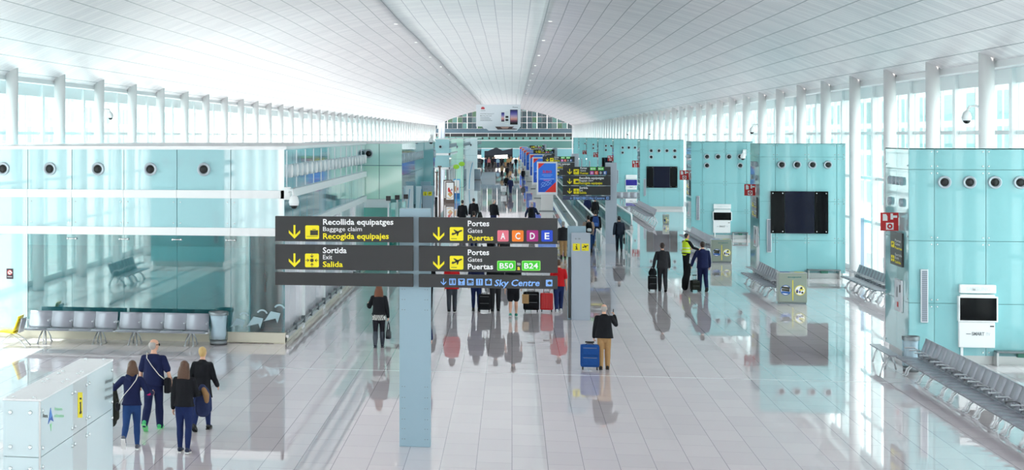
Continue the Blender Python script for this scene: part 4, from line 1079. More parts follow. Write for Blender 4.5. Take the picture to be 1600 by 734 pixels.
phone(533, 603, 240, 450, M_wht, False); phone(608, 682, 210, 482, M_wht, True); phone(705, 848, 195, 488, M_black, False)
mb = MB()
mb.prism([(420, 528), (780, 528), (740, 560), (840, 572), (840, 584), (470, 584)], lambda u, v, w: fb(u, v, w-.0), .02, mat('banner_brown_shape', (96, 72, 72), .5)); mb.prism([(520, 536), (690, 532), (660, 566), (560, 566)], fb, .03, mat('banner_tan_shape', (214, 170, 158), .5)); mb.build('printed_shape', hb)
for x in (-W*.4, W*.4): MB().tube([(x, 0, Hh), (x, 0, 12.35-zb)], .015, M_steel).build('cable', hb)

# ================================================================== MOVING WALKWAYS
def walkway(label, xa, xb, ya, yb):
    t = thing('moving_walkway', label, 'moving walkway', ((xa+xb)/2, ya, 0), 0, 'moving walkways'); w = xb-xa; L_ = yb-ya
    b = MB(); b.box((-w/2+.18, -1.2, .004), (w/2-.18, L_, .03), M_rubber)
    b.build('belt', t); MB().box((-w/2, -1.6, .002), (w/2, -1.2, .02), M_steel).build('comb_plate', t)
    for s in (-1, 1):
        MB().box((s*(w/2-.18), -.9, 0), (s*(w/2), L_, .22), M_steel).build('skirt', t)
        MB().box((s*(w/2-.10), -.6, .22), (s*(w/2-.08), L_, .92), M_pane).build('balustrade_glass', t)
        x = s*(w/2-.09)
        MB().tube([(x, -.4, .2), (x, -.75, .3), (x, -.92, .55), (x, -.8, .82), (x, -.5, .95), (x, 0, .97), (x, L_, .97)], .05, M_white, 10).build('handrail', t)
        MB().box((x-.03, -.3, .90), (x+.03, L_, .94), M_frame).build('rail_profile', t)
    return t
walkway('moving walkway between glass sides, starting behind the grey totem', 3.5, 5.0, 108, 330)
walkway('moving walkway between glass sides, right beside the second sign column', 5.95, 7.4, 120, 330)

# ================================================================== ADVERTISING PANELS
def advert(label, px_l, zc, first):
    y = zc/cos(PHI)
    for _ in range(6): x = on_y(px_l, 300, y)[0]; y += zc-depth(x, y)
    w, z0, z1 = 1.54, 1.28, 3.84
    t = thing('advertising_panel', label, 'advertising panel', (x, y, 0), 0, 'blue advertising panels between the walkways')
    MB().box((0, -.1, z0), (w, .1, z1), M_alu, .02).build('frame', t)
    MB().box((w*.2, -.07, 0), (w*.8, .07, z0), M_steel, .01).build('pedestal', t); MB().box((w*.1, -.2, 0), (w*.9, .2, .06), M_steel_d, .01).build('foot', t)
    a, b, c, d = .1, w-.1, z0+.2, z1-.12
    p = MB(); p.box((a, -.105, c), (b, -.1, d), mat('advert_blue', (42, 120, 232), .35))
    fn = lambda u, v, ww: (a+u*(b-a), -.106-ww, c+v*(d-c)); R_ = mat('advert_red', (226, 50, 40), .4)
    p.prism([(0, .8), (.36, 1), (0, 1)], fn, .003, R_); p.prism([(1, 0), (1, .36), (.38, 0)], fn, .003, R_)
    p.prism([(0, 0), (.38, 0), (.9, .30), (.9, .42), (0, .42)], fn, .001, mat('advert_deep_blue', (24, 84, 200), .35))
    po = p.build('poster', t)
    wri(po, '580', .24, .76, .66, .09, fn, mat('advert_crimson', (206, 30, 70), .4))
    m = MB(); m.prism([(.1, .455), (.9, .455), (.9, .463), (.1, .463)], fn, .004, M_wht); m.prism([(.2, .59), (.8, .59), (.8, .605), (.2, .605)], fn, .004, M_sky); m.prism([(.3, .54), (.72, .54), (.72, .552), (.3, .552)], fn, .004, M_sky); m.prism([(.3, .40), (.66, .40), (.66, .425), (.3, .425)], fn, .004, mat('advert_pink', (200, 110, 190), .4))
    rr = random.Random(2)
    for k in range(3):
        q = .16+k*.06; pts = [(.15+j*.1, q+.035*((j+k) % 2)+j*.02) for j in range(7)]
        for u, v in zip(pts, pts[1:]): m.prism(stroke(u, v, .016), fn, .004, M_sky)
    m.build('graphics', po)
    wri(po, 'vodafone', .66, .94, .04, .028, fn, M_wht) if False else None
    return t
ads = advert('blue advertising panel with red corners, largest of the row beside the walkway', 839, 144, True)
for lbl, px, zc in (('second blue advertising panel of the row, its lower left darker blue', 831.8, 174), ('third blue advertising panel of the row along the walkway', 827, 205), ('fourth blue advertising panel of the row along the walkway', 821.2, 237),
                    ('fifth blue advertising panel of the row along the walkway', 817.5, 270), ('sixth blue advertising panel of the row along the walkway', 814.8, 305), ('smallest blue advertising panel at the far end of the row', 811.5, 345)):
    y = zc/cos(PHI)
    for _ in range(6): x = on_y(px, 300, y)[0]; y += zc-depth(x, y)
    dup(ads, (x, y, 0), None, lbl)

# ================================================================== SHOP FRONTS AND STANDS ON THE LEFT
def poster_stand(label, px0, px1, pt, pb, frame_m, kind):
    b = on_floor((px0+px1)/2, pb); s = depth(b.x, b.y)/FPX; w = (px1-px0)*s; h = (pb-pt)*s
    t = thing('poster_stand', label, 'poster stand', (b.x, b.y, 0), 0, 'poster stands before the shops')
    MB().box((-w/2, 0, .0), (w/2, .14, h), frame_m, .015).build('frame', t)
    fn = lambda u, v, ww: (-w/2+u*w, -.001-ww, v*h)
    p = MB(); p.prism([(.1, .17 if kind != 'blue' else .1), (.9, .17 if kind != 'blue' else .1), (.9, .95), (.1, .95)], fn, .004, M_wht)
    if kind == 'food':
        R_ = mat('strawberry_red', (214, 64, 60), .5); T_ = mat('waffle_tan', (222, 176, 110), .5)
        p.prism([(.25, .42), (.55, .28), (.85, .42), (.55, .55)], fn, .006, T_); p.prism(circ(.38, .62, .11, 12), fn, .008, R_); p.prism(circ(.52, .56, .08, 12), fn, .009, R_); p.prism(circ(.7, .62, .06, 12), fn, .008, mat('berry', (96, 70, 120), .5)); p.prism(circ(.66, .48, .06, 12), fn, .008, R_)
        p.prism([(.15, .24), (.55, .2), (.85, .3), (.85, .32), (.55, .23), (.15, .27)], fn, .006, T_)
    else:
        p.prism([(.1, .1), (.9, .1), (.9, .36), (.1, .36)], fn, .006, mat('poster_blue', (40, 124, 196), .4)); p.prism(circ(.3, .55, .14, 12), fn, .007, mat('peach', (228, 176, 130), .5)); p.prism(circ(.62, .55, .08, 12), fn, .007, mat('strawberry_red', (0,0,0)))
    p.build('poster', t)
Mbr = mat('brown_frame', (96, 78, 72), .5)
poster_stand('white poster stand in a brown frame showing waffles and strawberries', 696, 710, 283.5, 317.5, Mbr, 'food')
poster_stand('brown framed poster stand half hidden behind the waffle poster', 693, 707, 281, 315, Mbr, 'food')
poster_stand('blue framed poster stand with a blue foot, next to the waffle poster', 708.5, 719, 279.5, 314, mat('poster_frame_blue', (84, 176, 222), .4), 'blue')
def round_sign(label, px, py, zc, wpx):
    y = zc/cos(PHI)
    for _ in range(6): x = on_y(px, 300, y)[0]; y += zc-depth(x, y)
    z = on_y(px, py, y)[1]; r = wpx*zc/FPX/2
    t = thing('round_shop_sign', label, 'sign', (x, y, z), 0, 'green shop signs'); MB().loft([(0, -.1, 0), (0, .1, 0)], [(r, r*.75)]*2, mat('lime_green', (150, 206, 44), .4), 24, side=(1, 0, 0)).build('disc', t)
    MB().tube([(0, .05, -z), (0, .05, 0)], .03, M_steel).build('pole', t)
round_sign('lime green shop sign over the strawberry red display', 713, 260.5, 165, 9.5); round_sign('lime green shop sign, upper of the two', 721.5, 256, 180, 9.5)
def display_board(label, px0, px1, pt, pb, arc, words):
    b = on_floor((px0+px1)/2, pb); s = depth(b.x, b.y)/FPX; w = (px1-px0)*s; h = (pb-pt)*s
    t = thing('display_board', label, 'display board', (b.x, b.y, 0), 0, 'white display boards with a blue arc')
    MB().box((-w/2, 0, 0), (w/2, .12, h), mat('board_white', (226, 236, 240), .4), .012).build('board', t)
    fn = lambda u, v, ww: (-w/2+u*w, -.001-ww, v*h)
    mb = MB(); pts = [(arc+.35*cos(rad(a)), 1.0*sin(rad(a))-.02) for a in range(2, 89, 6)]
    q = [(arc+.05-.5*(1-v)**2*0-(.36-.36*(1-(1-v)**2)**.5), v) for v in [i/14 for i in range(15)]]
    q = [(arc+.45*(i/14)**2.2, .02+.94*i/14) for i in range(15)]
    mb.prism([(u, v) for u, v in q]+[(u+.09, v) for u, v in q[::-1]], fn, .004, mat('arc_blue', (60, 168, 206), .4)); mb.build('blue_arc', t)
    for i, wd in enumerate(words): wri(t, wd, .16, .62, .7-i*.1, .05, fn, M_steel_d)
    return t
display_board('white display board with a green-blue arc, far side of the grey totem', 634, 645.5, 290, 421, .05, [])
display_board('white display board with upright lettering just left of the grey totem', 650, 658.5, 291, 402, .5, [])
display_board('tall white display board with a long blue arc before the far crowd', 729, 741, 252, 296, .3, [])
display_board('white display board with grey letters high beside the far crowd', 736.5, 746.5, 232, 268, .8, ['eme', 'welcome'])
# dark shop posts and black slab
for lbl, px, pt, pb, w_, m in (('tall dark brown shop post, nearer of the two', 687, 259, 341, 3.0, Mbr), ('tall dark brown shop post, thinner and farther', 682.5, 268, 338, 2.5, Mbr)):
    b = on_floor(px, pb); s = depth(b.x, b.y)/FPX
    t = thing('shop_post', lbl, 'post', (b.x, b.y, 0)); MB().box((-w_*s/2, 0, 0), (w_*s/2, .12, (pb-pt)*s), m, .01).build('shaft', t); MB().box((-w_*s, -.05, (pb-pt)*s-.1), (w_*s, .17, (pb-pt)*s), m, .01).build('head_plate', t)
b = on_floor(679, 352); s = depth(b.x, b.y)/FPX
t = thing('black_display_case', 'black upright display case with rounded top behind the sign column', 'display case', (b.x, b.y, 0)); w = 8.5*s
MB().loft([(0, .25, 0), (0, .25, 44*s)], [(w/2, .25)]*2, M_black, 20, side=(1, 0, 0), sq=5).build('case', t); MB().loft([(0, .25, 44*s), (0, .25, 46*s)], [(w*.53, .27)]*2, M_alu, 20, side=(1, 0, 0), sq=5).build('top_rim', t)
# far end: reception wall, lit black shop
b = on_floor(763, 279); s = depth(b.x, b.y)/FPX
t = thing('reception_counter', 'low white slanted counter wall before the far crowd', 'counter', (b.x, b.y, 0)); MB().prism([(-12*s, 0), (11*s, 0), (11*s, 10*s), (-10*s, 9*s)], lambda u, v, w_: (u, w_, v), .8, mat('counter_white', (232, 236, 242), .4)).build('body', t); MB().box((-11*s, -.1, 9.6*s), (11.5*s, .9, 10.3*s), M_post2).build('top', t)
b = on_floor(746, 281); s = depth(b.x, b.y)/FPX
t = thing('grey_cabinet', 'grey cabinet with a rounded corner before the far crowd', 'cabinet', (b.x, b.y, 0)); MB().loft([(0, .3, 0), (0, .3, 17*s)], [(5*s, .35)]*2, M_post2, 20, side=(1, 0, 0), sq=5).build('body', t); MB().box((-5*s, -.08, 0), (5*s, .6, .08), M_steel_d).build('plinth', t)
Ys = 400.0
x0, z1 = on_y(757, 231.5, Ys); x1, _ = on_y(801, 231.5, Ys)
t = thing('black_shop', 'black fronted shop with a white lit wall at the far end of the hall', 'shop', (x0, Ys, 0)); w = x1-x0
MB().box((0, 0, 0), (w, 6, z1-.6), M_black).build('body', t)
MB().prism([(0, z1-.9), (w*.42, z1+.2), (w*.65, z1-.5), (w, z1), (w, z1-1.3), (0, z1-1.6)], lambda u, v, ww: (u, -.4+ww, v), .4, mat('shop_fascia', (44, 48, 62), .3)).build('folded_fascia', t)
xa, za = on_y(772.5, 235.5, Ys-.2); xb, zb = on_y(793, 247.5, Ys-.2)
MB().box((xa-x0, -.25, zb), (xb-x0, -.1, za), mat('lit_wall', (250, 246, 238), .5, emit=.9)).build('lit_wall', t)
mb = MB()
for k in range(3): mb.box((xa-x0+.15, -.27, zb+(za-zb)*(.25+.22*k)), (xb-x0-.15, -.25, zb+(za-zb)*(.25+.22*k)+.05), mat('shelf_beige', (214, 206, 190), .5))
mb.build('lit_shelves', t)

# glass gate with white posts under the green pavilion
b = on_floor(618, 428); s = depth(b.x, b.y)/FPX
t = thing('glass_gate', 'white framed glass gate below the pale green pavilion', 'gate', (b.x, b.y, 0))
for k in range(3):
    MB().box((-.34+k*.3, k*1.2, 0), (-.27+k*.3, k*1.2+.08, 3.15), M_white, .01).build('post', t); MB().box((-.40+k*.3, k*1.2-.05, 3.1), (-.20+k*.3, k*1.2+.1, 3.3), M_black, .01).build('lamp', t)
    if k < 2: MB().prism([(-.3+k*.3, k*1.2+.08), (0+k*.3, k*1.2+1.2), (.02+k*.3, k*1.2+1.2), (-.28+k*.3, k*1.2+.08)], lambda u, v, w_: (u, v, .1+w_), 2.9, M_pane).build('pane', t)
# white guard rails near the walking man
for lbl, px, pb, pt in (('short white glass barrier on the floor beyond the suited men', 986, 402, 350), ('short white glass barrier beside the entrance of the walkway', 939, 398, 374)):
    b = on_floor(px, pb); s = depth(b.x, b.y)/FPX
    t = thing('glass_barrier', lbl, 'barrier', (b.x, b.y, 0))
    for k in range(3): MB().tube([(0, k*2.2, 0), (0, k*2.2, 1.05)], .045, M_white, 10).build('post', t)
    MB().box((-.012, 0, .1), (.012, 4.4, 1.0), M_pane).build('pane', t); MB().box((-.05, -.05, 1.02), (.05, 4.45, 1.08), M_white, .01).build('top_rail', t)

# ================================================================== SURVEILLANCE CAMERAS
def cctv(label, p, mount_dir, scale=1.0):
    t = thing('surveillance_camera', label, 'camera', p, 0, 'white dome cameras on arms'); dx, dy = mount_dir; k = scale
    MB().box((dx*.5*k-.1*k, dy*.5*k-.1*k, .1*k), (dx*.5*k+.1*k, dy*.5*k+.1*k, .5*k), M_white, .02).build('wall_plate', t)
    MB().tube([(dx*.46*k, dy*.46*k, .32*k), (dx*.3*k, dy*.3*k, .42*k), (dx*.1*k, dy*.1*k, .40*k), (0, 0, .24*k)], .045*k, M_white, 10).build('arm', t)
    MB().loft([(0, 0, .26*k), (0, 0, .2*k), (0, 0, .05*k), (0, 0, -.06*k)], [.05*k, .12*k, .16*k, .14*k], M_white, 18).build('housing', t)
    MB().ellipsoid((0, 0, -.06*k), (.12*k, .12*k, .11*k), M_black, 16, 10).build('dome', t)
x, z = on_y(459, 318, YL-.5); cctv('white dome camera on the front corner of the long pavilion', (x, YL-.45, z), (-.5, .85), .9)
for lbl, px, py, X, dr in (('white dome camera on an arm high on the window column above the nearest pod', 1545.5, 184, 13.2, (1, 0)),
                           ('tiny dome camera on the bright wall of glass above the long pavilion', 186, 183, -17.1, (-1, 0)),
                           ('dome camera between the six-nozzle pod and the three-part screen pod', 1174, 205, 13.2, (1, 0)), ('small dome camera on a column above the dark screen pod', 1018, 208, 13.2, (1, 0)),
                           ('tiny dome camera on a far column above the pod with the blue screen', 980, 209, 13.2, (1, 0))):
    y, z = on_x(px, py, X); yr = YR if X > 0 else YLW; y = yr+round((y-yr)/7.15)*7.15; cctv(lbl, (X, y, z), dr, .9 if X > 0 else .8)
x, z = on_y(1161, 246, PODY[2]-.5); cctv('white dome camera beside the nozzles of the six-nozzle pod above the bin', (x, PODY[2]-.45, z), (.3, .9), .9)
x, z = on_y(673.5, 221, y2+.1); cctv('tiny dome camera on the narrow turquoise tower pavilion', (x, y2+.05, z), (.1, .9), .8)

# ================================================================== PEOPLE
def cloth(name, rgb, rough=.85): return mat('cloth_'+name, rgb, rough, spec=.25, tint=.10, scale=14, bump=.5)
SKIN = {'fair': mat('skin_fair', (224, 172, 146), .55), 'tan': mat('skin_tan', (196, 142, 112), .55)}
EYE = mat('eye_dark', (34, 28, 26), .3); LIP = mat('lip', (176, 96, 88), .5); EYEW = mat('eye_white', (232, 228, 224), .3)
HAIRC = {'black': mat('hair_black', (26, 22, 22), .5, tint=.2, scale=70, bump=.6), 'brown': mat('hair_brown', (92, 62, 44), .5, tint=.3, scale=70, bump=.6), 'grey': mat('hair_grey', (170, 164, 160), .6, tint=.15, scale=60),
         'blond': mat('hair_blond', (206, 172, 112), .5, tint=.2, scale=70, bump=.6), 'auburn': mat('hair_auburn', (116, 66, 40), .5, tint=.3, scale=70, bump=.6), 'dark': mat('hair_dark_brown', (52, 38, 32), .5, tint=.2, scale=70, bump=.6)}
DEFPOSE = dict(l=(18, 8), r=(-16, 22), la=(-14, 9, 14), ra=(16, 9, 22), lean=2, yaw=0)

def skeleton(h, pose, sex):
    """joint positions; the figure faces +y, its right hand on +x"""
    q = dict(DEFPOSE); q.update(pose or {}); J = {}
    sw = .112 if sex == 'm' else .100; hw = .050
    ln = rad(q['lean'])
    tor = lambda x, y, z: Vector((x*h, (y*cos(ln)+(z-.53)*sin(ln))*h, (.53+(z-.53)*cos(ln)-y*sin(ln))*h))
    J['tor'] = tor
    for sd, key, ak in ((-1, 'l', 'la'), (1, 'r', 'ra')):
        a, k = rad(q[key][0]), rad(q[key][1]); hp = Vector((sd*hw*h, 0, .515*h))
        kn = hp+Vector((sd*.004*h, sin(a), -cos(a)))*.0+Vector((sd*.002*h, sin(a)*.245*h, -cos(a)*.245*h))
        an = kn+Vector((0, sin(a-k)*.235*h, -cos(a-k)*.235*h))
        ft = a-k*.8 if k > rad(15) else (a-k)*.3                     # pitch of the foot
        J['hip'+key] = hp; J['knee'+key] = kn; J['ank'+key] = an; J['ft'+key] = -abs(ft) if (a-k) < -.1 else max(0, ft)
        s, b, e = q[ak][:3]; inn = q[ak][3] if len(q[ak]) > 3 else 0
        s, b, e, inn = rad(s), rad(b), rad(e), rad(inn)
        sh = tor(sd*(sw-.004), 0, .793)
        d = Vector((sd*sin(b), sin(s)*cos(b), -cos(s)*cos(b))); el = sh+d*.172*h
        s2 = s+e
        d2 = Vector((sd*sin(b)*.5-sd*sin(inn), sin(s2)*cos(inn), -cos(s2)*cos(inn))).normalized(); wr = el+d2*.145*h
        J['sh'+key], J['el'+key], J['wr'+key], J['fd'+key] = sh, el, wr, d2
    low = min(J['ankl'].z-sin(max(0, -J['ftl']))*.0, J['ankr'].z)
    J['dz'] = .045*h-low
    return J
def part_loft(mb, pts, R, m, seg=14, side=(1, 0, 0), sq=2.0, rd=True): mb.loft(pts, R, m, seg, side=side, rounded=rd, sq=sq)

def make_person(h, pose, sex, o):
    """meshes of one figure: body, clothes, shoes, hair"""
    J = skeleton(h, pose, sex); T = J['tor']; m = SKIN[o.get('skin', 'fair')]; out = []
    vox = o.get('vox', .016)
    fat = o.get('fat', 1.0)
    hy = rad((pose or {}).get('yaw', 0)); hc = T(0, .012, .932); nod = rad((pose or {}).get('nod', 0))
    HM = Matrix.Translation(hc) @ Matrix.Rotation(hy, 4, 'Z') @ Matrix.Rotation(-nod, 4, 'X')
    hp = lambda x, y, z: HM @ Vector((x*h, y*h, z*h))
    b = MB()
    # torso, neck
    tw = 1.0 if sex == 'm' else .9
    part_loft(b, [T(0, 0, .50), T(0, .0, .56), T(0, .004, .63), T(0, .006, .72), T(0, .0, .79), T(0, -.004, .83)],
              [(.092*h*fat, .062*h), (.088*h*tw*fat, .062*h*fat), (.076*h*tw*fat, .055*h*fat), (.092*h*tw, .064*h), (.088*h*tw, .05*h), (.045*h, .036*h)], m, 16)
    part_loft(b, [T(0, -.002, .82), T(0, .006, .89)], [.034*h, .030*h], m, 12)
    # head: skull, jaw, nose, ears
    b.loft([hp(0, .012, -.066), hp(0, .012, -.058), hp(0, .009, -.035), hp(0, .003, -.005), hp(0, 0, .022), hp(0, -.004, .045), hp(0, -.004, .060), hp(0, -.003, .066)],
           [(.012*h, .018*h), (.024*h, .034*h), (.036*h, .046*h), (.042*h, .053*h), (.0435*h, .056*h), (.037*h, .047*h), (.022*h, .027*h), (.006*h, .008*h)], m, 18, side=tuple((HM.to_3x3() @ Vector((1, 0, 0)))))
    b.loft([hp(0, .052, .012), hp(0, .062, -.008), hp(0, .066, -.017), hp(0, .054, -.022)], [.004*h, .006*h, .0085*h, .006*h], m, 8)
    for s in (-1, 1): b.loft([hp(s*.043, -.004, .012), hp(s*.047, -.008, .0), hp(s*.044, -.002, -.018)], [(.004*h, .010*h), (.004*h, .013*h), (.004*h, .007*h)], m, 8)
    for k in 'lr':
        part_loft(b, [J['sh'+k].lerp(J['el'+k], .14), J['sh'+k].lerp(J['el'+k], .5), J['el'+k], J['el'+k].lerp(J['wr'+k], .35), J['wr'+k]], [.025*h, .027*h, .022*h, .023*h, .015*h], m, 10)
        part_loft(b, [J['hip'+k], J['hip'+k].lerp(J['knee'+k], .5), J['knee'+k], J['knee'+k].lerp(J['ank'+k], .35), J['ank'+k]], [.052*h, .044*h, .031*h, .033*h, .019*h], m, 12)
        f = J['ft'+k]; a = J['ank'+k]; fd = Vector((0, cos(f), sin(f))); fu = Vector((0, -sin(f), cos(f)))
        b.loft([a-fd*.028*h-fu*.022*h, a+fd*.0*h-fu*.018*h, a+fd*.06*h-fu*.028*h, a+fd*.105*h-fu*.034*h], [(.018*h, .018*h), (.02*h, .022*h), (.024*h, .014*h), (.016*h, .008*h)], m, 10, side=(1, 0, 0))
        # palm
        w = J['wr'+k]; d = J['fd'+k]; sd = -1 if k == 'l' else 1
        sx = Vector((sd, 0, 0)); sx = (sx-d*sx.dot(d)).normalized(); fw = sx.cross(d)*sd
        if fw.y < 0: fw = -fw
        b.loft([w-d*.01*h, w+d*.02*h, w+d*.05*h, w+d*.055*h], [(.011*h, .014*h), (.011*h, .021*h), (.010*h, .023*h), (.006*h, .018*h)], m, 8, side=tuple(sx))
    me = remeshed(b, vox, 'body')
    # eyes and mouth as colour regions of the same skin
    me.materials.append(EYE); me.materials.append(LIP); inv = HM.inverted()
    for p in me.polygons:
        c = inv @ p.center; x, y, z = c.x/h, c.y/h, c.z/h
        if y > .03:
            if abs(abs(x)-.018) < .008 and abs(z-.004) < .005: p.material_index = 1
            elif abs(x) < .015 and abs(z+.035) < .004: p.material_index = 2
    # fingers and thumbs grown out of the palms
    fg = MB(); fg.mats = [m]
    for k in 'lr':
        w = J['wr'+k]; d = J['fd'+k]; sd = -1 if k == 'l' else 1
        sx = Vector((sd, 0, 0)); sx = (sx-d*sx.dot(d)).normalized(); fw = sx.cross(d)*sd
        if fw.y < 0: fw = -fw
        curl = 1.5 if (k == 'r' and o.get('grip_r')) or (k == 'l' and o.get('grip_l')) else .5
        for q, ln in zip((-1.5, -.5, .5, 1.5), (.034, .041, .044, .040)):
            p = w+d*.047*h+fw*(q*.0105*h); c = d.copy(); pts = [p-d*.012*h]
            for st in range(3):
                ang = curl*(.28+.2*st); c = (d*cos(ang*(st+1)*.6)-sx*sin(ang*(st+1)*.6)).normalized(); pts.append(pts[-1]+c*ln*h*(.45 if st == 0 else .33))
            fg.loft(pts, [.0058*h, .0056*h, .005*h, .0038*h], m, 7, rounded=True)
        p = w+d*.018*h+fw*.016*h
        fg.loft([p-fw*.006*h, p+fw*.014*h+d*.014*h-sx*.004*h, p+fw*.018*h+d*.034*h-sx*.010*h], [.0075*h, .0068*h, .0045*h], m, 7, rounded=True)
    bm = bmesh.new(); bm.from_mesh(me); bm.from_mesh(fg.mesh('f')); bm.to_mesh(me); bm.free()
    out.append(('body', me))
    # trousers / tights / bare legs
    leg = o.get('legs')
    if leg:
        c, kind = leg; b = MB(); e = .012*h if kind != 'slim' else .005*h; fl = o.get('flare', 1.0)
        part_loft(b, [T(0, 0, .47), T(0, -.006, .52), T(0, 0, .585)], [(.086*h*fat, .064*h), (.097*h*fat, .074*h), (.088*h*fat, .066*h*fat)], c, 16)
        for k in 'lr':
            H_, K_, A_ = J['hip'+k], J['knee'+k], J['ank'+k]
            if kind == 'short': part_loft(b, [H_, H_.lerp(K_, .5), H_.lerp(K_, .78)], [.060*h, .062*h, .060*h], c, 14)
            else:
                end = A_.lerp(K_, -.06 if kind != 'slim' else .04)
                part_loft(b, [H_, H_.lerp(K_, .5), K_, K_.lerp(A_, .35), end], [.056*h*(1+.05*(kind != 'slim')), .047*h+e*.6, .033*h+e, .034*h+e*.9*fl, (.021*h+e*1.1*fl)], c, 14)
        out.append(('shorts' if kind == 'short' else 'trousers', remeshed(b, vox, 'trousers')))
    if o.get('skirt'):
        c, zb, zt, fl = o['skirt']; b = MB(); part_loft(b, [T(0, 0, zb), T(0, -.004, (zb+zt)/2), T(0, 0, zt)], [(.11*h*fl, .085*h*fl), (.104*h, .08*h), (.085*h, .065*h)], c, 20, rd=False)
        out.append(('skirt', remeshed(b, vox, 'skirt')))
    # top: torso with sleeves
    c, hem, sl = o['top'][:3]; bulk = o['top'][3] if len(o['top']) > 3 else 1.0; b = MB(); e = .010*h*bulk
    pts = [T(0, .004, .835), T(0, -.002, .80), T(0, .004, .72), T(0, .004, .64), T(0, -.002, .56)]
    R = [(.050*h, .042*h), (.096*h*tw+e, .056*h+e), (.097*h*tw+e, .068*h+e), (.083*h*tw*fat+e*1.6, .060*h*fat+e*1.4), (.095*h*tw*fat+e*1.3, .070*h*fat+e*1.1)]
    if hem < .54: pts.append(T(0, -.004, hem)); R.append((.100*h*fat+e*1.8*o.get('hemflare', 1), .078*h+e*1.5*o.get('hemflare', 1)))
    part_loft(b, pts, R, c, 20, rd=False)
    for k in 'lr':
        b.ellipsoid(J['sh'+k]+Vector((0, 0, -.002*h)), [.031*h+e*.4]*3, c, 14, 10)
        S_, E_, W_ = J['sh'+k], J['el'+k], J['wr'+k]
        S2 = S_.lerp(T(0, 0, .80), .25)
        if sl == 'short': part_loft(b, [S2, S_, S_.lerp(E_, .45), S_.lerp(E_, .75)], [.030*h+e*.3, .032*h+e*.5, .034*h+e*.5, .035*h+e*.6], c, 14)
        elif sl == 'long': part_loft(b, [S2, S_, S_.lerp(E_, .5), E_, E_.lerp(W_, .4), W_.lerp(E_, .04)], [.030*h+e*.3, .031*h+e*.5, .030*h+e*.6, .026*h+e*.7, .026*h+e*.6, .020*h+e*.7], c, 14)
    if o.get('hood'): part_loft(b, [T(-.05, -.045, .83), T(0, -.07, .80), T(.05, -.045, .83)], [.022*h, .03*h, .022*h], c, 12)
    if o.get('collar', True): b.loft([T(0, .0, .83), T(0, .002, .852)], [(.044*h, .040*h), (.038*h, .036*h)], c, 16, side=(1, 0, 0))
    out.append((o.get('topname', 'jacket'), remeshed(b, vox, 'top')))
    if o.get('cuff'):
        b = MB(); part_loft(b, [J['elr'].lerp(J['wrr'], .1)+Vector((0, -.012, -.008)), J['elr'].lerp(J['wrr'], .95)+Vector((0, -.012, -.008))], [.026*h, .022*h], o['cuff'], 12); out.append(('pink_sleeve_lining', b.mesh('lining')))
    if o.get('vest'):
        b = MB(); e2 = .018*h; vm, band = o['vest']
        part_loft(b, [T(0, .002, .825), T(0, -.002, .79), T(0, .004, .72), T(0, .004, .64), T(0, 0, .53)], [(.060*h, .050*h), (.090*h+e2, .058*h+e2), (.096*h+e2, .068*h+e2), (.086*h+e2*1.3, .062*h+e2*1.3), (.096*h+e2*1.3, .072*h+e2*1.2)], vm, 20)
        ve = remeshed(b, vox, 'vest'); ve.materials.append(band)
        for p in ve.polygons:
            z = (p.center.z)/h
            if .565 < z < .59 or .635 < z < .66: p.material_index = 1
        out.append(('safety_vest', ve))
    # shoes or boots
    c = o.get('shoe', M_black); sole = o.get('sole', c)
    for k in 'lr':
        b = MB(); f = J['ft'+k]; a = J['ank'+k]; fd = Vector((0, cos(f), sin(f))); fu = Vector((0, -sin(f), cos(f))); P_ = lambda y, z: a+fd*y*h+fu*z*h
        if o.get('boots'): part_loft(b, [J['knee'+k].lerp(a, .12), J['knee'+k].lerp(a, .5), P_(0, -.005)], [.040*h, .042*h, .028*h], c, 12)
        b.loft([P_(-.040, -.012), P_(-.034, -.010), P_(-.005, -.006), P_(.045, -.014), P_(.09, -.022), P_(.115, -.028)], [(.012*h, .016*h), (.023*h, .026*h), (.026*h, .031*h), (.029*h, .023*h), (.027*h, .015*h), (.012*h, .008*h)], c, 12, side=(1, 0, 0))
        for y0_, y1_, w in ((-.040, .04, .024), (.03, .118, .029)):
            n = len(b.v)
            for y in (y0_, y1_):
                for x in (-w, w):
                    for z in (-.045, -.032): b.v.append(P_(y, z)+Vector((x*h*(.75 if y > .1 else 1), 0, 0)))
            for q in ((0, 1, 3, 2), (4, 6, 7, 5), (0, 4, 5, 1), (2, 3, 7, 6), (0, 2, 6, 4), (1, 5, 7, 3)): b.face([n+i for i in q], sole)
        out.append(('boot' if o.get('boots') else 'shoe', b.mesh('shoe')))
    # hair
    st, hcol = o['hair']; c = HAIRC[hcol]; b = MB(); sx = tuple(HM.to_3x3() @ Vector((1, 0, 0)))
    hairl = lambda pts, R: b.loft(pts, R, c, 16, side=sx, rounded=True)
    if st != 'bald':
        b.loft([hp(0, -.030, -.050), hp(0, -.024, -.030), hp(0, -.020, -.005), hp(0, -.014, .025), hp(0, -.010, .046), hp(0, -.007, .060), hp(0, -.005, .069), hp(0, -.004, .073)], [(.022*h, .016*h), (.036*h, .034*h), (.046*h, .047*h), (.0485*h, .055*h), (.044*h, .051*h), (.033*h, .040*h), (.018*h, .022*h), (.006*h, .008*h)], c, 18, side=sx)
        if st in ('long', 'mid', 'bob'):
            z = {'long': -.21, 'mid': -.13, 'bob': -.075}[st]
            hairl([hp(0, -.016, .018), hp(0, -.024, 0), hp(0, -.036, -.05), hp(0, -.048, z*.65), hp(.004, -.050, z)], [(.034*h, .028*h), (.056*h, .046*h), (.070*h, .038*h), (.074*h, .028*h), (.052*h, .016*h)])
            for s in (-1, 1): hairl([hp(s*.036, .002, .03), hp(s*.045, .0, -.02), hp(s*.046, -.018, max(z, -.09))], [(.014*h, .026*h), (.012*h, .03*h), (.010*h, .02*h)])
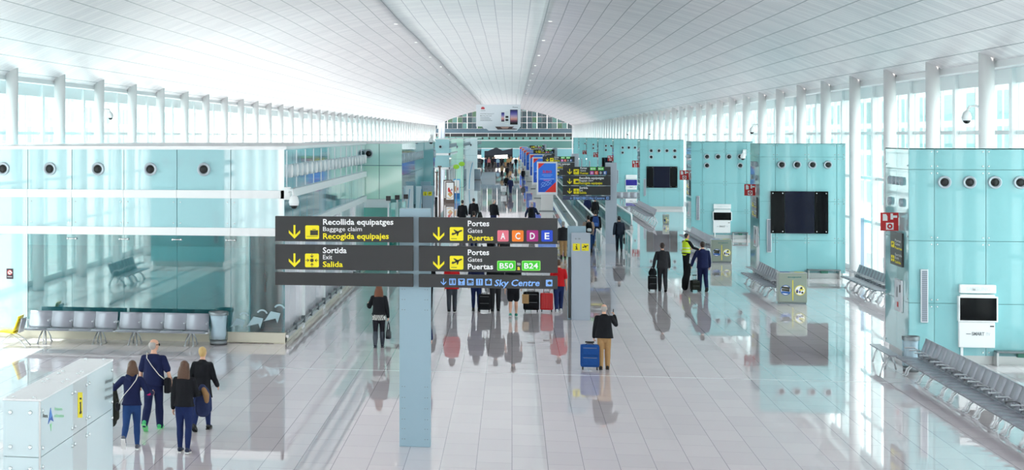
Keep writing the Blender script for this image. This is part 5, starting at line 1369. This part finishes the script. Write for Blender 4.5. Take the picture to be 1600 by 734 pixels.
        if st == 'bun': b.ellipsoid(hp(0, -.062, .02), (.026*h, .024*h, .024*h), c, 12, 8)
    else:
        b.loft([hp(0, -.030, -.050), hp(0, -.024, -.030), hp(0, -.024, -.008), hp(0, -.020, .020), hp(0, -.024, .040)], [(.022*h, .016*h), (.0375*h, .036*h), (.0455*h, .043*h), (.0455*h, .046*h), (.030*h, .032*h)], c, 18, side=sx)
    out.append(('hair', remeshed(b, max(.010, vox*.7), 'hair')))
    if o.get('glasses'):
        b = MB()
        for s in (-1, 1): b.tube([hp(s*.03, .05, .008), hp(s*.047, .02, .010), hp(s*.047, -.01, .006)], .003*h, M_black, 6); b.loft([hp(s*.018, .056, .004), hp(s*.018, .060, .004)], [.013*h]*2, M_black, 12)
        out.append(('glasses', b.mesh('glasses')))
    return J, out
def place_person(name_unused, label, px, pb, hpx, face=0, sex='m', pose=None, group=None, loc=None, **o):
    """stand a figure on the floor where the photo shows its feet; face = degrees turned left of walking away"""
    b = Vector(loc) if loc else on_floor(px, pb); h = hpx*depth(b.x, b.y)/FPX
    h = min(max(h, 1.5), 1.92)
    J, parts = make_person(h, pose, sex, o)
    t = thing('person', label, 'person', (b.x, b.y, 0), rad(face), group)
    for nm, me in parts:
        c = link(nm, me, t, (0, 0, J['dz']))
    return t, h, J
def hand_at(t, h, J, k, up=0.0):
    p = J['wr'+k]+J['fd'+k]*.07*h+Vector((0, 0, J['dz']+up)); return t.matrix_basis @ p

# ------------------------------------------------------------------ luggage
def trolley(label, loc, rz, w, h, d, body, grip=None, soft=True, group=None, trim=None):
    t = thing('trolley_suitcase', label, 'suitcase', loc, rz, group); z0 = .07
    b = MB(); b.box((-w/2, -d/2, z0), (w/2, d/2, z0+h), body, .05)
    b.build('shell', t)
    if soft:
        p = MB(); p.box((-w*.40, -d/2-.03, z0+h*.08), (w*.40, -d/2+.02, z0+h*.46), body, .025); p.box((-w*.40, -d/2-.025, z0+h*.54), (w*.40, -d/2+.02, z0+h*.9), body, .025); p.build('pocket', t)
        z = MB(); z.box((-w*.36, -d/2-.034, z0+h*.42), (w*.36, -d/2-.028, z0+h*.435), M_steel_d); z.box((-w*.36, -d/2-.03, z0+h*.855), (w*.36, -d/2-.023, z0+h*.87), M_steel_d); z.build('zip', t)
    else:
        p = MB()
        for k in range(5): p.box((-w*.4+k*w*.2-.008, -d/2-.008, z0+h*.08), (-w*.4+k*w*.2+.008, d/2+.008, z0+h*.94), body, .006)
        p.build('ribs', t)
    for x in (-w*.38, w*.38):
        for y in (-d*.3, d*.3):
            q = MB(); q.loft([(x-.015, y, .035), (x+.015, y, .035)], [.035, .035], M_black, 14); q.box((x-.02, y-.02, .05), (x+.02, y+.02, z0+.02), M_black); q.build('wheel', t)
    hd = MB(); top = grip if grip else z0+h+.34
    for x in (-w*.22, w*.22): hd.tube([(x, d*.3, z0+h-.02), (x, d*.3, top-.02)], .010, M_alu, 8)
    hd.box((-w*.24, d*.3-.018, top-.03), (w*.24, d*.3+.018, top+.012), M_black, .012); hd.build('pull_handle', t)
    ch = MB(); ch.tube([(-.09, 0, z0+h-.005), (-.07, 0, z0+h+.03), (.07, 0, z0+h+.03), (.09, 0, z0+h-.005)], .011, M_black, 8); ch.build('carry_handle', t)
    return t
def shoulder_bag(label, t, h, side, m, size=(.30, .12, .24), strap_m=None, z=.50, back=-.02, cross=True, name='shoulder_bag'):
    s = -1 if side == 'l' else 1; w, d, hh = size; strap_m = strap_m or m; r_ = .135*h
    o = thing(name, label, 'bag', t.location, t.rotation_euler.z)
    x = s*(r_+d/2); b = MB(); b.box((x-d/2, back-w/2, z*h-hh/2), (x+d/2, back+w/2, z*h+hh/2), m, .035); b.build('pouch', o)
    MB().box((x-d/2-.006, back-w*.44, z*h-.02), (x+d/2+.006, back+w*.44, z*h+hh/2-.02), m, .03).build('flap', o)
    if cross:
        pts = [(x-s*d*.4, back-w*.3, z*h+hh*.4), (s*.085*h, -.098*h, .62*h), (0, -.093*h, .72*h), (-s*.058*h, -.083*h, .80*h), (-s*.070*h, -.02*h, .848*h), (-s*.058*h, .06*h, .81*h), (0, .092*h, .72*h), (s*.09*h, .085*h, .60*h), (x-s*d*.4, back+w*.3, z*h+hh*.4)]
    else: pts = [(x-s*d*.3, back-w*.3, z*h+hh*.4), (s*.125*h, -.05*h, .72*h), (s*.10*h, -.01*h, .853*h), (s*.125*h, .05*h, .72*h), (x-s*d*.3, back+w*.3, z*h+hh*.4)]
    q = MB(); q.loft(pts, [(.006, .02)]*len(pts), strap_m, 8, side=(1, 0, .2)); q.build('strap', o)
    return o
def handbag(label, p, m, rz=0, size=(.16, .30, .26), name='handbag', drop=.22):
    w, d, hh = size; o = thing(name, label, 'bag', p, rz)
    b = MB(); b.loft([(0, 0, -drop-hh), (0, 0, -drop-hh*.9), (0, 0, -drop-hh*.5), (0, 0, -drop-.02), (0, 0, -drop)], [(w*.40, d*.42), (w*.5, d*.5), (w*.5, d*.5), (w*.32, d*.42), (w*.26, d*.38)], m, 20, side=(1, 0, 0), sq=3.2); b.build('body', o)
    for s in (-1, 1): MB().tube([(s*w*.2, -d*.25, -drop-.02), (s*w*.12, -d*.18, -drop*.4), (0, 0, 0), (s*w*.12, d*.18, -drop*.4), (s*w*.2, d*.25, -drop-.02)], .010, m, 8).build('handle', o)
    MB().box((-w*.52, -.03, -drop-hh*.35), (w*.52, .03, -drop-hh*.28), M_steel_d, .004).build('clasp', o)
    return o
def backpack(label, t, h, m, m2=None):
    o = thing('backpack', label, 'backpack', t.location, t.rotation_euler.z)
    b = MB(); b.loft([(0, -.155*h, .545*h), (0, -.165*h, .60*h), (0, -.165*h, .70*h), (0, -.150*h, .79*h), (0, -.14*h, .815*h)], [(.075*h, .05*h), (.09*h, .066*h), (.088*h, .066*h), (.07*h, .05*h), (.04*h, .03*h)], m, 22, side=(1, 0, 0), sq=3); b.build('pack', o)
    MB().loft([(0, -.215*h, .57*h), (0, -.22*h, .62*h), (0, -.21*h, .66*h)], [(.055*h, .02*h), (.06*h, .026*h), (.05*h, .018*h)], m2 or m, 16, side=(1, 0, 0), sq=3).build('pocket', o)
    for s in (-1, 1): MB().loft([(s*.055*h, -.10*h, .80*h), (s*.062*h, -.02*h, .852*h), (s*.066*h, .078*h, .78*h), (s*.07*h, .06*h, .66*h), (s*.06*h, -.09*h, .58*h)], [(.02, .008)]*5, m, 8, side=(1, 0, 0)).build('strap', o)
    return o
def draped_coat(label, p, m, rz=0, w=.26, ln=.62, fur=None):
    """a coat hung over a forearm"""
    o = thing('folded_coat', label, 'coat', p, rz)
    b = MB(); part_loft(b, [(0, .0, .03), (0, .01, -.1), (.01, 0, -ln*.5), (0, .02, -ln)], [(.075, w*.42), (.10, w*.45), (.12, w*.40), (.13, w*.36)], m, 16, sq=2.6); part_loft(b, [(.07, .05, 0), (.12, .05, -ln*.4), (.13, .05, -ln*.85)], [.04, .05, .05], m, 12); part_loft(b, [(-.06, -.03, 0), (-.10, -.04, -ln*.5), (-.09, -.03, -ln*.92)], [.035, .045, .04], m, 12)
    link('cloth', remeshed(b, .018, 'coat'), o)
    if fur:
        f = MB(); part_loft(f, [(.05, -.14, .02), (.09, -.12, -.08), (.09, -.06, -.2)], [.05, .065, .045], fur, 12); link('fur_trim', remeshed(f, .014, 'fur'), o)
    return o

C = lambda n, r: cloth(n, r)
navy, black, charc, jean, jean2, khaki = C('navy', (26, 34, 72)), C('black', (24, 25, 30)), C('charcoal', (46, 46, 50)), C('jeans', (36, 66, 116)), C('dark_jeans', (30, 44, 88)), C('khaki', (176, 138, 94))
grey, red, tan_, white, dgrey = C('grey', (128, 134, 140)), C('red', (202, 28, 34)), C('tan', (176, 148, 132)), C('white', (230, 230, 230)), C('dark_grey', (70, 76, 84))
def sneakers(a, b_): return dict(shoe=mat('shoe_'+a, {'grey': (96, 98, 108), 'navy': (40, 48, 74), 'green': (70, 190, 120), 'black': (24, 24, 26), 'white': (225, 228, 230), 'teal': (60, 150, 130)}[a], .6), sole=mat('sole_'+b_, {'white': (230, 230, 228), 'black': (22, 22, 22), 'green': (120, 214, 140)}[b_], .6))
blk = sneakers('black', 'black')
NEAR = .0125

# the walking family beside the kiosk
t, h, J = place_person('a', 'girl in a navy jacket with long brown hair and jeans, beside the milky kiosk', 206, 703, 139, 4, 'f', dict(l=(-24, 34), r=(10, 4), la=(24, 42, 60), ra=(-14, 30, 95), lean=3, yaw=14),
    hair=('long', 'brown'), top=(navy, .50, 'long', 1.15), legs=(jean, 'slim'), hood=True, vox=NEAR, cuff=C('magenta', (206, 36, 112)), **sneakers('grey', 'white'))
ga = t
shoulder_bag('dark little bag on a white strap, worn by the girl in the navy jacket', t, h, 'l', black, (.20, .07, .16), C('strap_white', (226, 222, 214)), .49)
draped_coat('dark olive jacket hanging from the arm of the girl in the navy jacket', hand_at(t, h, J, 'l', .05)+Vector((-.02, .02, -.02)), C('olive', (52, 54, 48)), 0, .22, .70)
t, h, J = place_person('b', 'grey haired man in a navy T-shirt and navy trousers with green trainers', 240, 671, 141, -2, 'm', dict(l=(-12, 30), r=(12, 4), la=(8, 14, 10), ra=(-10, 22, 24), lean=2, yaw=-38),
    hair=('bald', 'grey'), top=(navy, .49, 'short', 1.3), topname='t_shirt', legs=(navy, 'loose'), fat=1.12, vox=NEAR, glasses=True, flare=1.25, collar=False, **sneakers('green', 'green'))
shoulder_bag('black messenger bag with pale piping on the hip of the man in the navy T-shirt', t, h, 'r', black, (.30, .12, .30), C('strap_white', (0, 0, 0)), .50)
t, h, J = place_person('c', 'girl in a black jacket with very long brown hair, before the blond woman', 288, 707, 142, -3, 'f', dict(l=(4, 4), r=(-4, 10), la=(-4, 8, 12), ra=(12, 12, 80), lean=1, yaw=-4),
    hair=('long', 'brown'), top=(black, .50, 'long', 1.15), legs=(dgrey if 0 else jean2, 'slim'), vox=NEAR, **sneakers('navy', 'white'))
draped_coat('navy quilted coat with brown fur trim, carried by the girl in the black jacket', hand_at(t, h, J, 'r', .04)+Vector((.0, -.06, 0)), C('quilt_navy', (40, 50, 84)), 0, .20, .44, C('fur', (150, 116, 80)))
t, h, J = place_person('d', 'woman with short blond hair in a black coat, last of the walking family', 316, 672, 130, -4, 'f', dict(l=(-16, 16), r=(14, 4), la=(-6, 16, 30), ra=(8, 14, 38), lean=3, yaw=-6),
    hair=('short', 'blond'), top=(black, .40, 'long', 1.4), topname='coat', legs=(jean2, 'slim'), hemflare=1.2, vox=NEAR, **blk)
handbag('large black bag at the left side of the blond woman in the black coat', hand_at(t, h, J, 'l', .30), black, 0, (.14, .34, .34), 'tote_bag', .3)
# the woman with a handbag
t, h, J = place_person('e', 'woman with auburn hair in a black jacket, patterned skirt and tall boots', 592, 543, 98, 0, 'f', dict(l=(-6, 8), r=(8, 4), la=(10, 20, 92), ra=(2, 11, 8), lean=1),
    hair=('long', 'auburn'), top=(black, .52, 'long', 1.2), skirt=(mat('zebra_print', (150, 148, 144), .8), .44, .56, 1.05), legs=(C('tights', (34, 32, 40)), 'slim'), boots=True, shoe=mat('boot_leather', (42, 48, 62), .35), vox=NEAR, grip_r=True)
zm = MATS['zebra_print']; nt = zm.node_tree; wv = nt.nodes.new('ShaderNodeTexWave'); wv.inputs['Scale'].default_value = 9; wv.inputs['Distortion'].default_value = 9; cr = nt.nodes.new('ShaderNodeValToRGB'); cr.color_ramp.interpolation = 'CONSTANT'; cr.color_ramp.elements[0].color = (.02, .02, .02, 1); cr.color_ramp.elements[1].position = .5; cr.color_ramp.elements[1].color = (.7, .69, .66, 1)
tc = nt.nodes.new('ShaderNodeTexCoord'); nt.links.new(tc.outputs['Object'], wv.inputs['Vector']); nt.links.new(wv.outputs['Fac'], cr.inputs[0]); nt.links.new(cr.outputs[0], nt.nodes['Principled BSDF'].inputs['Base Color'])
handbag('black handbag carried by the woman in the patterned skirt', hand_at(t, h, J, 'r'), mat('bag_leather', (30, 32, 40), .35))
# the man with the blue trolley case
t, h, J = place_person('f', 'balding man in a black jacket and khaki trousers holding a phone to his ear', 944, 577, 101, 0, 'm', dict(l=(-3, 4), r=(5, 3), la=(6, 10, 8), ra=(40, 26, 118, 22), lean=3, yaw=-6),
    hair=('bald', 'grey'), top=(black, .475, 'long', 1.5), legs=(khaki, 'loose'), fat=1.15, vox=NEAR, grip_l=True, grip_r=True, **blk)
ph = thing('mobile_phone', 'dark mobile phone at the ear of the balding man', 'phone', hand_at(t, h, J, 'r'), 0); MB().box((-.008, -.035, -.06), (.008, .035, .07), M_black, .006).build('case', ph); MB().box((-.0095, -.03, -.05), (-.008, .03, .06), M_screen).build('display', ph)
hp_ = hand_at(t, h, J, 'l')
trolley('blue trolley suitcase pulled by the balding man in khaki trousers', (hp_.x-.10, hp_.y-.22, 0), 0, .46, .56, .26, C('case_blue', (28, 74, 140)), hp_.z)
# two suits and the steward
t, h, J = place_person('g', 'man in a charcoal suit walking with stacked black cabin bags', 1035, 455, 75, 0, 'm', dict(l=(6, 6), r=(-12, 20), la=(4, 16, 10), ra=(8, 9, 14), lean=1), hair=('short', 'dark'), top=(charc, .47, 'long', 1.35), legs=(charc, 'loose'), vox=NEAR, grip_l=True, **blk)
hp_ = hand_at(t, h, J, 'l')
trolley('black cabin case beside the man in the charcoal suit', (hp_.x-.03, hp_.y-.14, 0), .1, .32, .52, .22, C('case_black', (22, 23, 27)), hp_.z)
handbag('small black bag stacked on the cabin case of the man in the charcoal suit', (hp_.x-.03, hp_.y-.26, .95), C('case_black', (0, 0, 0)), 0, (.30, .16, .26), 'laptop_bag', .08)
t, h, J = place_person('h', 'steward in a yellow safety vest talking to the man in the navy suit', 1072, 429.5, 64.5, -55, 'm', dict(l=(2, 2), r=(-2, 4), la=(30, 8, 50), ra=(34, 10, 40), lean=2, yaw=-10), hair=('short', 'black'), top=(black, .50, 'long', 1.1), legs=(black, 'loose'), vest=(mat('vest_yellow', (214, 240, 40), .6, emit=0), mat('vest_silver', (226, 234, 200), .4)), vox=NEAR, **blk)
t, h, J = place_person('i', 'man in a navy suit with a long black bag, next to the steward', 1098, 455, 77, 6, 'm', dict(l=(6, 4), r=(-8, 18), la=(14, 22, 10), ra=(6, 10, 14), lean=3), hair=('short', 'dark'), top=(navy, .46, 'long', 1.4), legs=(navy, 'loose'), vox=NEAR, grip_l=True, **blk)
hp_ = hand_at(t, h, J, 'l')
o = thing('garment_bag', 'long black garment bag standing beside the man in the navy suit', 'bag', (hp_.x-.12, hp_.y-.1, 0))
b_ = MB(); part_loft(b_, [(-.1, 0, .12), (-.08, 0, .4), (0, 0, .72), (.06, 0, .98)], [(.12, .1), (.14, .11), (.12, .09), (.07, .06)], C('case_black', (0,0,0)), 14); link('cover', remeshed(b_, .016, 'cover'), o); MB().tube([(.05, 0, .98), (.1, 0, 1.02), (.12, .02, .96)], .012, M_black).build('handle', o)
trolley('round edged black case in front of the man in the navy suit', (hp_.x+.12, hp_.y-.42, 0), .2, .34, .36, .24, C('case_dark_olive', (34, 36, 30)), .62)
# the suit with a briefcase
t, h, J = place_person('j', 'man in a dark suit carrying a briefcase, walking near the second sign column', 967.5, 393, 55, 0, 'm', dict(l=(10, 4), r=(-14, 24), la=(-14, 11, 14), ra=(6, 10, 8), lean=2), hair=('short', 'black'), top=(C('suit_blue_grey', (42, 48, 62)), .47, 'long', 1.35), legs=(C('suit_blue_grey', (0,0,0)), 'loose'), vox=NEAR, grip_r=True, **blk)
p = hand_at(t, h, J, 'r'); o = thing('briefcase', 'black briefcase of the man in the dark suit', 'bag', p); MB().box((-.06, -.21, -.36), (.06, .21, -.06), C('case_black', (0,0,0)), .02).build('body', o); MB().tube([(0, -.07, -.06), (0, -.05, 0), (0, .05, 0), (0, .07, -.06)], .011, M_black).build('handle', o)
# travellers behind the large sign
def tv(label, px, pb, hpx, face, sex, hair, top, legs, pose=None, **k):
    k.setdefault('vox', .018); kk = dict(blk); kk.update(k)
    return place_person('x', label, px, pb, hpx, face, sex, pose, None, hair=hair, top=top, legs=legs, **kk)
tv('person in a long red jacket and grey trousers, walking behind the Sky Centre panel', 706, 488, 84, 3, 'f', ('bob', 'dark'), (red, .43, 'long', 1.5), (dgrey, 'loose'), dict(l=(-6, 10), r=(8, 4)), hemflare=1.5, **sneakers('black', 'white'))
tv('person in blue jeans pulling a black cabin case behind the Sky Centre panel', 744, 486, 84, 0, 'f', ('mid', 'dark'), (navy, .52, 'long', 1.2), (jean2, 'slim'), dict(l=(6, 4), r=(-6, 12)))
q = on_floor(757, 487); trolley('black cabin case between the blue jeans and the charcoal trousers', (q.x, q.y, 0), 0, .40, .52, .24, C('case_black', (0,0,0)), 1.02)
tv('person in charcoal trousers behind the middle of the Sky Centre panel', 774, 486, 86, 0, 'm', ('short', 'black'), (black, .49, 'long', 1.3), (charc, 'loose'), dict(l=(-4, 10), r=(10, 4)))
tv('person in black shorts with bare legs and teal trainers', 802, 495, 86, 0, 'm', ('short', 'brown'), (black, .49, 'short', 1.2), (black, 'short'), dict(l=(-6, 16), r=(10, 4)), **sneakers('teal', 'white'))
q = on_floor(830, 487); trolley('large black suitcase behind the right end of the Sky Centre panel', (q.x, q.y, 0), 0, .52, .60, .28, C('case_black', (0,0,0)), 1.05)
o = thing('paper_bag', 'tan paper bag resting against the large black suitcase', 'bag', (q.x-.19, q.y-.26, .30)); MB().box((-.11, -.05, 0), (.11, .05, .30), C('paper_tan', (186, 150, 104)), .008).build('bag_body', o); MB().tube([(-.05, 0, .30), (-.03, 0, .38), (.03, 0, .38), (.05, 0, .30)], .006, M_black, 6).build('handle', o)
t, h, J = tv('person in a red T-shirt and navy jeans pulling the red suitcase', 873, 487, 82, 6, 'm', ('short', 'brown'), (red, .49, 'short', 1.2), (jean2, 'loose'), dict(l=(-10, 8), r=(16, 4), la=(4, 10, 10), ra=(-8, 10, 14)), topname='t_shirt', **sneakers('white', 'white'))
q = on_floor(854, 487); trolley('red trolley suitcase behind the right end of the sign', (q.x, q.y, 0), 0, .42, .56, .25, mat('case_red', (206, 24, 30), .35), .98, False)
tv('person in a navy sweater mostly hidden behind the post of the large sign', 657, 577, 96, 0, 'm', ('short', 'dark'), (C('sweater_navy', (34, 44, 84)), .49, 'long', 1.3), (dgrey, 'loose'), dict(l=(6, 4), r=(-8, 14), ra=(-10, 16, 18)))
tv('person in black just beyond the post of the large sign', 668, 484, 80, 0, 'm', ('short', 'black'), (black, .48, 'long', 1.2), (black, 'loose'), dict(l=(-6, 8), r=(10, 4)))
t, h, J = tv('man in a dark jacket and khaki trousers with a black bag, beside the sign', 880, 403, 57, 0, 'm', ('short', 'grey'), (charc, .47, 'long', 1.4), (khaki, 'loose'), dict(l=(-10, 18), r=(10, 4)), grip_r=True)
handbag('black bag of the man in the dark jacket and khaki trousers', hand_at(t, h, J, 'r'), black, 0, (.14, .34, .24), 'travel_bag', .1)
t, h, J = tv('person in a tan shirt with a black and white backpack, behind the grey totem', 919.5, 394, 58, 3, 'm', ('short', 'black'), (tan_, .49, 'short', 1.2), (jean, 'loose'), None, topname='t_shirt')
backpack('black and white backpack on the person in the tan shirt', t, h, black, C('pocket_white', (220, 220, 222)))
t, h, J = tv('person in black with a blue backpack and jeans, behind the grey totem', 930.5, 384, 56, 0, 'm', ('short', 'black'), (black, .48, 'long', 1.2), (jean, 'loose'), None)
backpack('blue backpack on the person in black behind the grey totem', t, h, C('pack_blue', (40, 70, 130)), C('pack_light_blue', (70, 110, 180)))
tv('person in a long black coat on the moving walkway, right one of the pair', 930, 349, 40, 0, 'f', ('short', 'black'), (black, .36, 'long', 1.6), (black, 'loose'), None)[0].location.z = .03
tv('person in black on the moving walkway, left one of the pair', 918, 343, 36, 0, 'm', ('short', 'black'), (navy, .46, 'long', 1.4), (black, 'loose'), None)[0].location.z = .03
# travellers farther up the hall
tv('man in a black suit, left of the three standing above the large sign', 722.5, 361, 50, 0, 'm', ('short', 'dark'), (black, .45, 'long', 1.4), (black, 'loose'))
tv('taller man in a black suit seen over the hooded person', 740, 357, 50, 0, 'm', ('short', 'black'), (black, .46, 'long', 1.5), (black, 'loose'))
tv('person in a grey hooded top above the word Portes', 740.5, 387, 64, 2, 'm', ('short', 'dark'), (C('hoodie_grey', (118, 126, 136)), .49, 'long', 1.4), (jean2, 'loose'), hood=True)
tv('slim girl with long dark hair beside the grey hooded person', 750, 389, 66, 0, 'f', ('long', 'black'), (grey, .52, 'long', 1.0), (white, 'slim'))
tv('man in a black jacket and navy trousers standing alone above the sign', 771, 360, 52, -30, 'm', ('short', 'grey'), (black, .48, 'long', 1.4), (navy, 'loose'), dict(l=(2, 2), r=(-2, 4), la=(6, 8, 30), ra=(4, 8, 20), yaw=-30))
for lb, px, pb, hp2, cl, hr in (('person in black whose dark head shows before the lone man, over the sign', 767, 405, 75, black, ('short', 'black')), ('person whose round dark head just shows over the middle of the large sign', 783.5, 407, 74, navy, ('short', 'black')), ('person whose hair barely shows over the sign, next to the round dark head', 790, 412, 74, charc, ('bob', 'black'))):
    tv(lb, px, pb, hp2, 0, 'm', hr, (cl, .49, 'long', 1.2), (charc, 'loose'))
t, h, J = tv('man in a navy jacket with a black backpack left of the advertising panels', 831, 366, 52, -10, 'm', ('bald', 'grey'), (C('jacket_navy', (30, 38, 66)), .48, 'long', 1.4), (charc, 'loose'), dict(la=(-12, 24, 60), ra=(20, 20, 70)))
backpack('black backpack on the man in the navy jacket near the advertising panels', t, h, black)
t, h, J = tv('man in a dark blue suit with a luggage cart, on the far floor', 797.5, 303.5, 27, 175, 'm', ('short', 'dark'), (navy, .46, 'long', 1.3), (navy, 'loose'), vox=.026)
tv('woman in black beside the luggage cart, in the middle of the far floor', 791, 299.5, 26, 170, 'f', ('bob', 'black'), (black, .46, 'long', 1.2), (black, 'slim'), vox=.026)
q = on_floor(787, 302.5)
o = thing('luggage_cart', 'luggage cart with a pale case before the dark blue suit', 'luggage cart', (q.x, q.y, 0)); MB().box((-.3, -.4, .18), (.3, .5, .22), M_steel, .01).build('deck', o); MB().tube([(-.28, .5, .2), (-.28, .55, 1.0), (.28, .55, 1.0), (.28, .5, .2)], .02, M_steel).build('handle', o)
for sx, sy in ((-.25, -.3), (.25, -.3), (-.25, .4), (.25, .4)): MB().loft([(sx-.02, sy, .08), (sx+.02, sy, .08)], [.08]*2, M_black, 14).build('wheel', o)
o = thing('hard_case', 'pale hard case lying on the luggage cart', 'suitcase', (q.x, q.y, .22)); MB().box((-.27, -.35, 0), (.27, .4, .55), M_alu, .05).build('shell', o); MB().tube([(-.08, -.36, .3), (-.08, -.39, .3), (.08, -.39, .3), (.08, -.36, .3)], .012, M_black).build('handle', o)
tv('woman in a black dress walking left of the advertising panel row', 817.5, 284, 21, 0, 'f', ('bun', 'black'), (black, .40, 'long', 1.3), (black, 'slim'), vox=.026)
tv('person in a tan coat walking toward the far crowd', 784.5, 274.5, 18, 0, 'f', ('short', 'dark'), (C('coat_tan', (196, 158, 120)), .44, 'long', 1.3), (black, 'slim'), vox=.03)
tv('person in dark clothes beside the tan coat, before the far crowd', 792.5, 277, 18, 0, 'm', ('short', 'black'), (charc, .48, 'long', 1.2), (charc, 'loose'), vox=.03)
# the far crowd
crowd = [(745, 263, white, black, 'white top', 'f'), (749, 263, black, charc, 'black jacket', 'm'), (753, 262, charc, black, 'charcoal jacket', 'm'), (759.5, 262, navy, black, 'navy jacket', 'm'), (764, 262, C('coral', (196, 120, 120)), black, 'coral top', 'f'),
         (770, 262, black, black, 'black coat', 'm'), (773.5, 261, navy, charc, 'dark navy coat', 'f'), (778, 262, C('pale_blue', (150, 186, 206)), jean2, 'pale blue shirt', 'm'), (784, 263, charc, black, 'dark jacket', 'm'), (790, 261, C('teal', (90, 150, 140)), khaki, 'teal top', 'f'),
         (794, 262, khaki, black, 'khaki coat', 'm'), (798.5, 260, C('ochre', (170, 130, 80)), charc, 'ochre jacket', 'm'), (801, 263, white, black, 'white shirt', 'm'), (806, 262, black, black, 'black top', 'f'), (811.5, 258, C('sand', (222, 186, 140)), tan_, 'sand coloured top', 'f')]
for i, (px, pb, a, b_, wd, sx) in enumerate(crowd):
    place_person('c', 'person in a %s in the far crowd, %s' % (wd, ['at its edge by the counter', 'beside the white top', 'behind the counter', 'before the black shop', 'beside the navy jacket', 'before the dark shop front', 'near the lit shop wall', 'in front of the lit wall', 'beside the pale blue shirt', 'before the lit shelves', 'next to the teal top', 'next to the khaki coat', 'under the lit wall edge', 'by the first panels', 'beside the smallest advertising panel'][i]),
                 px, pb, 20, 180 if i % 3 else 20*i, sx, dict(l=(4+i % 4*3, 4), r=(-6, 8+i % 3*4), la=(4, 8, 14+10*(i % 3)), ra=(-4, 9, 12)), 'travellers in the far crowd', hair=(['short', 'bob', 'mid'][i % 3] if sx == 'f' else 'short', ['dark', 'black', 'brown', 'black'][i % 4]), top=(a, .48, 'long', 1.2), legs=(b_, 'loose'), vox=.03, **blk)
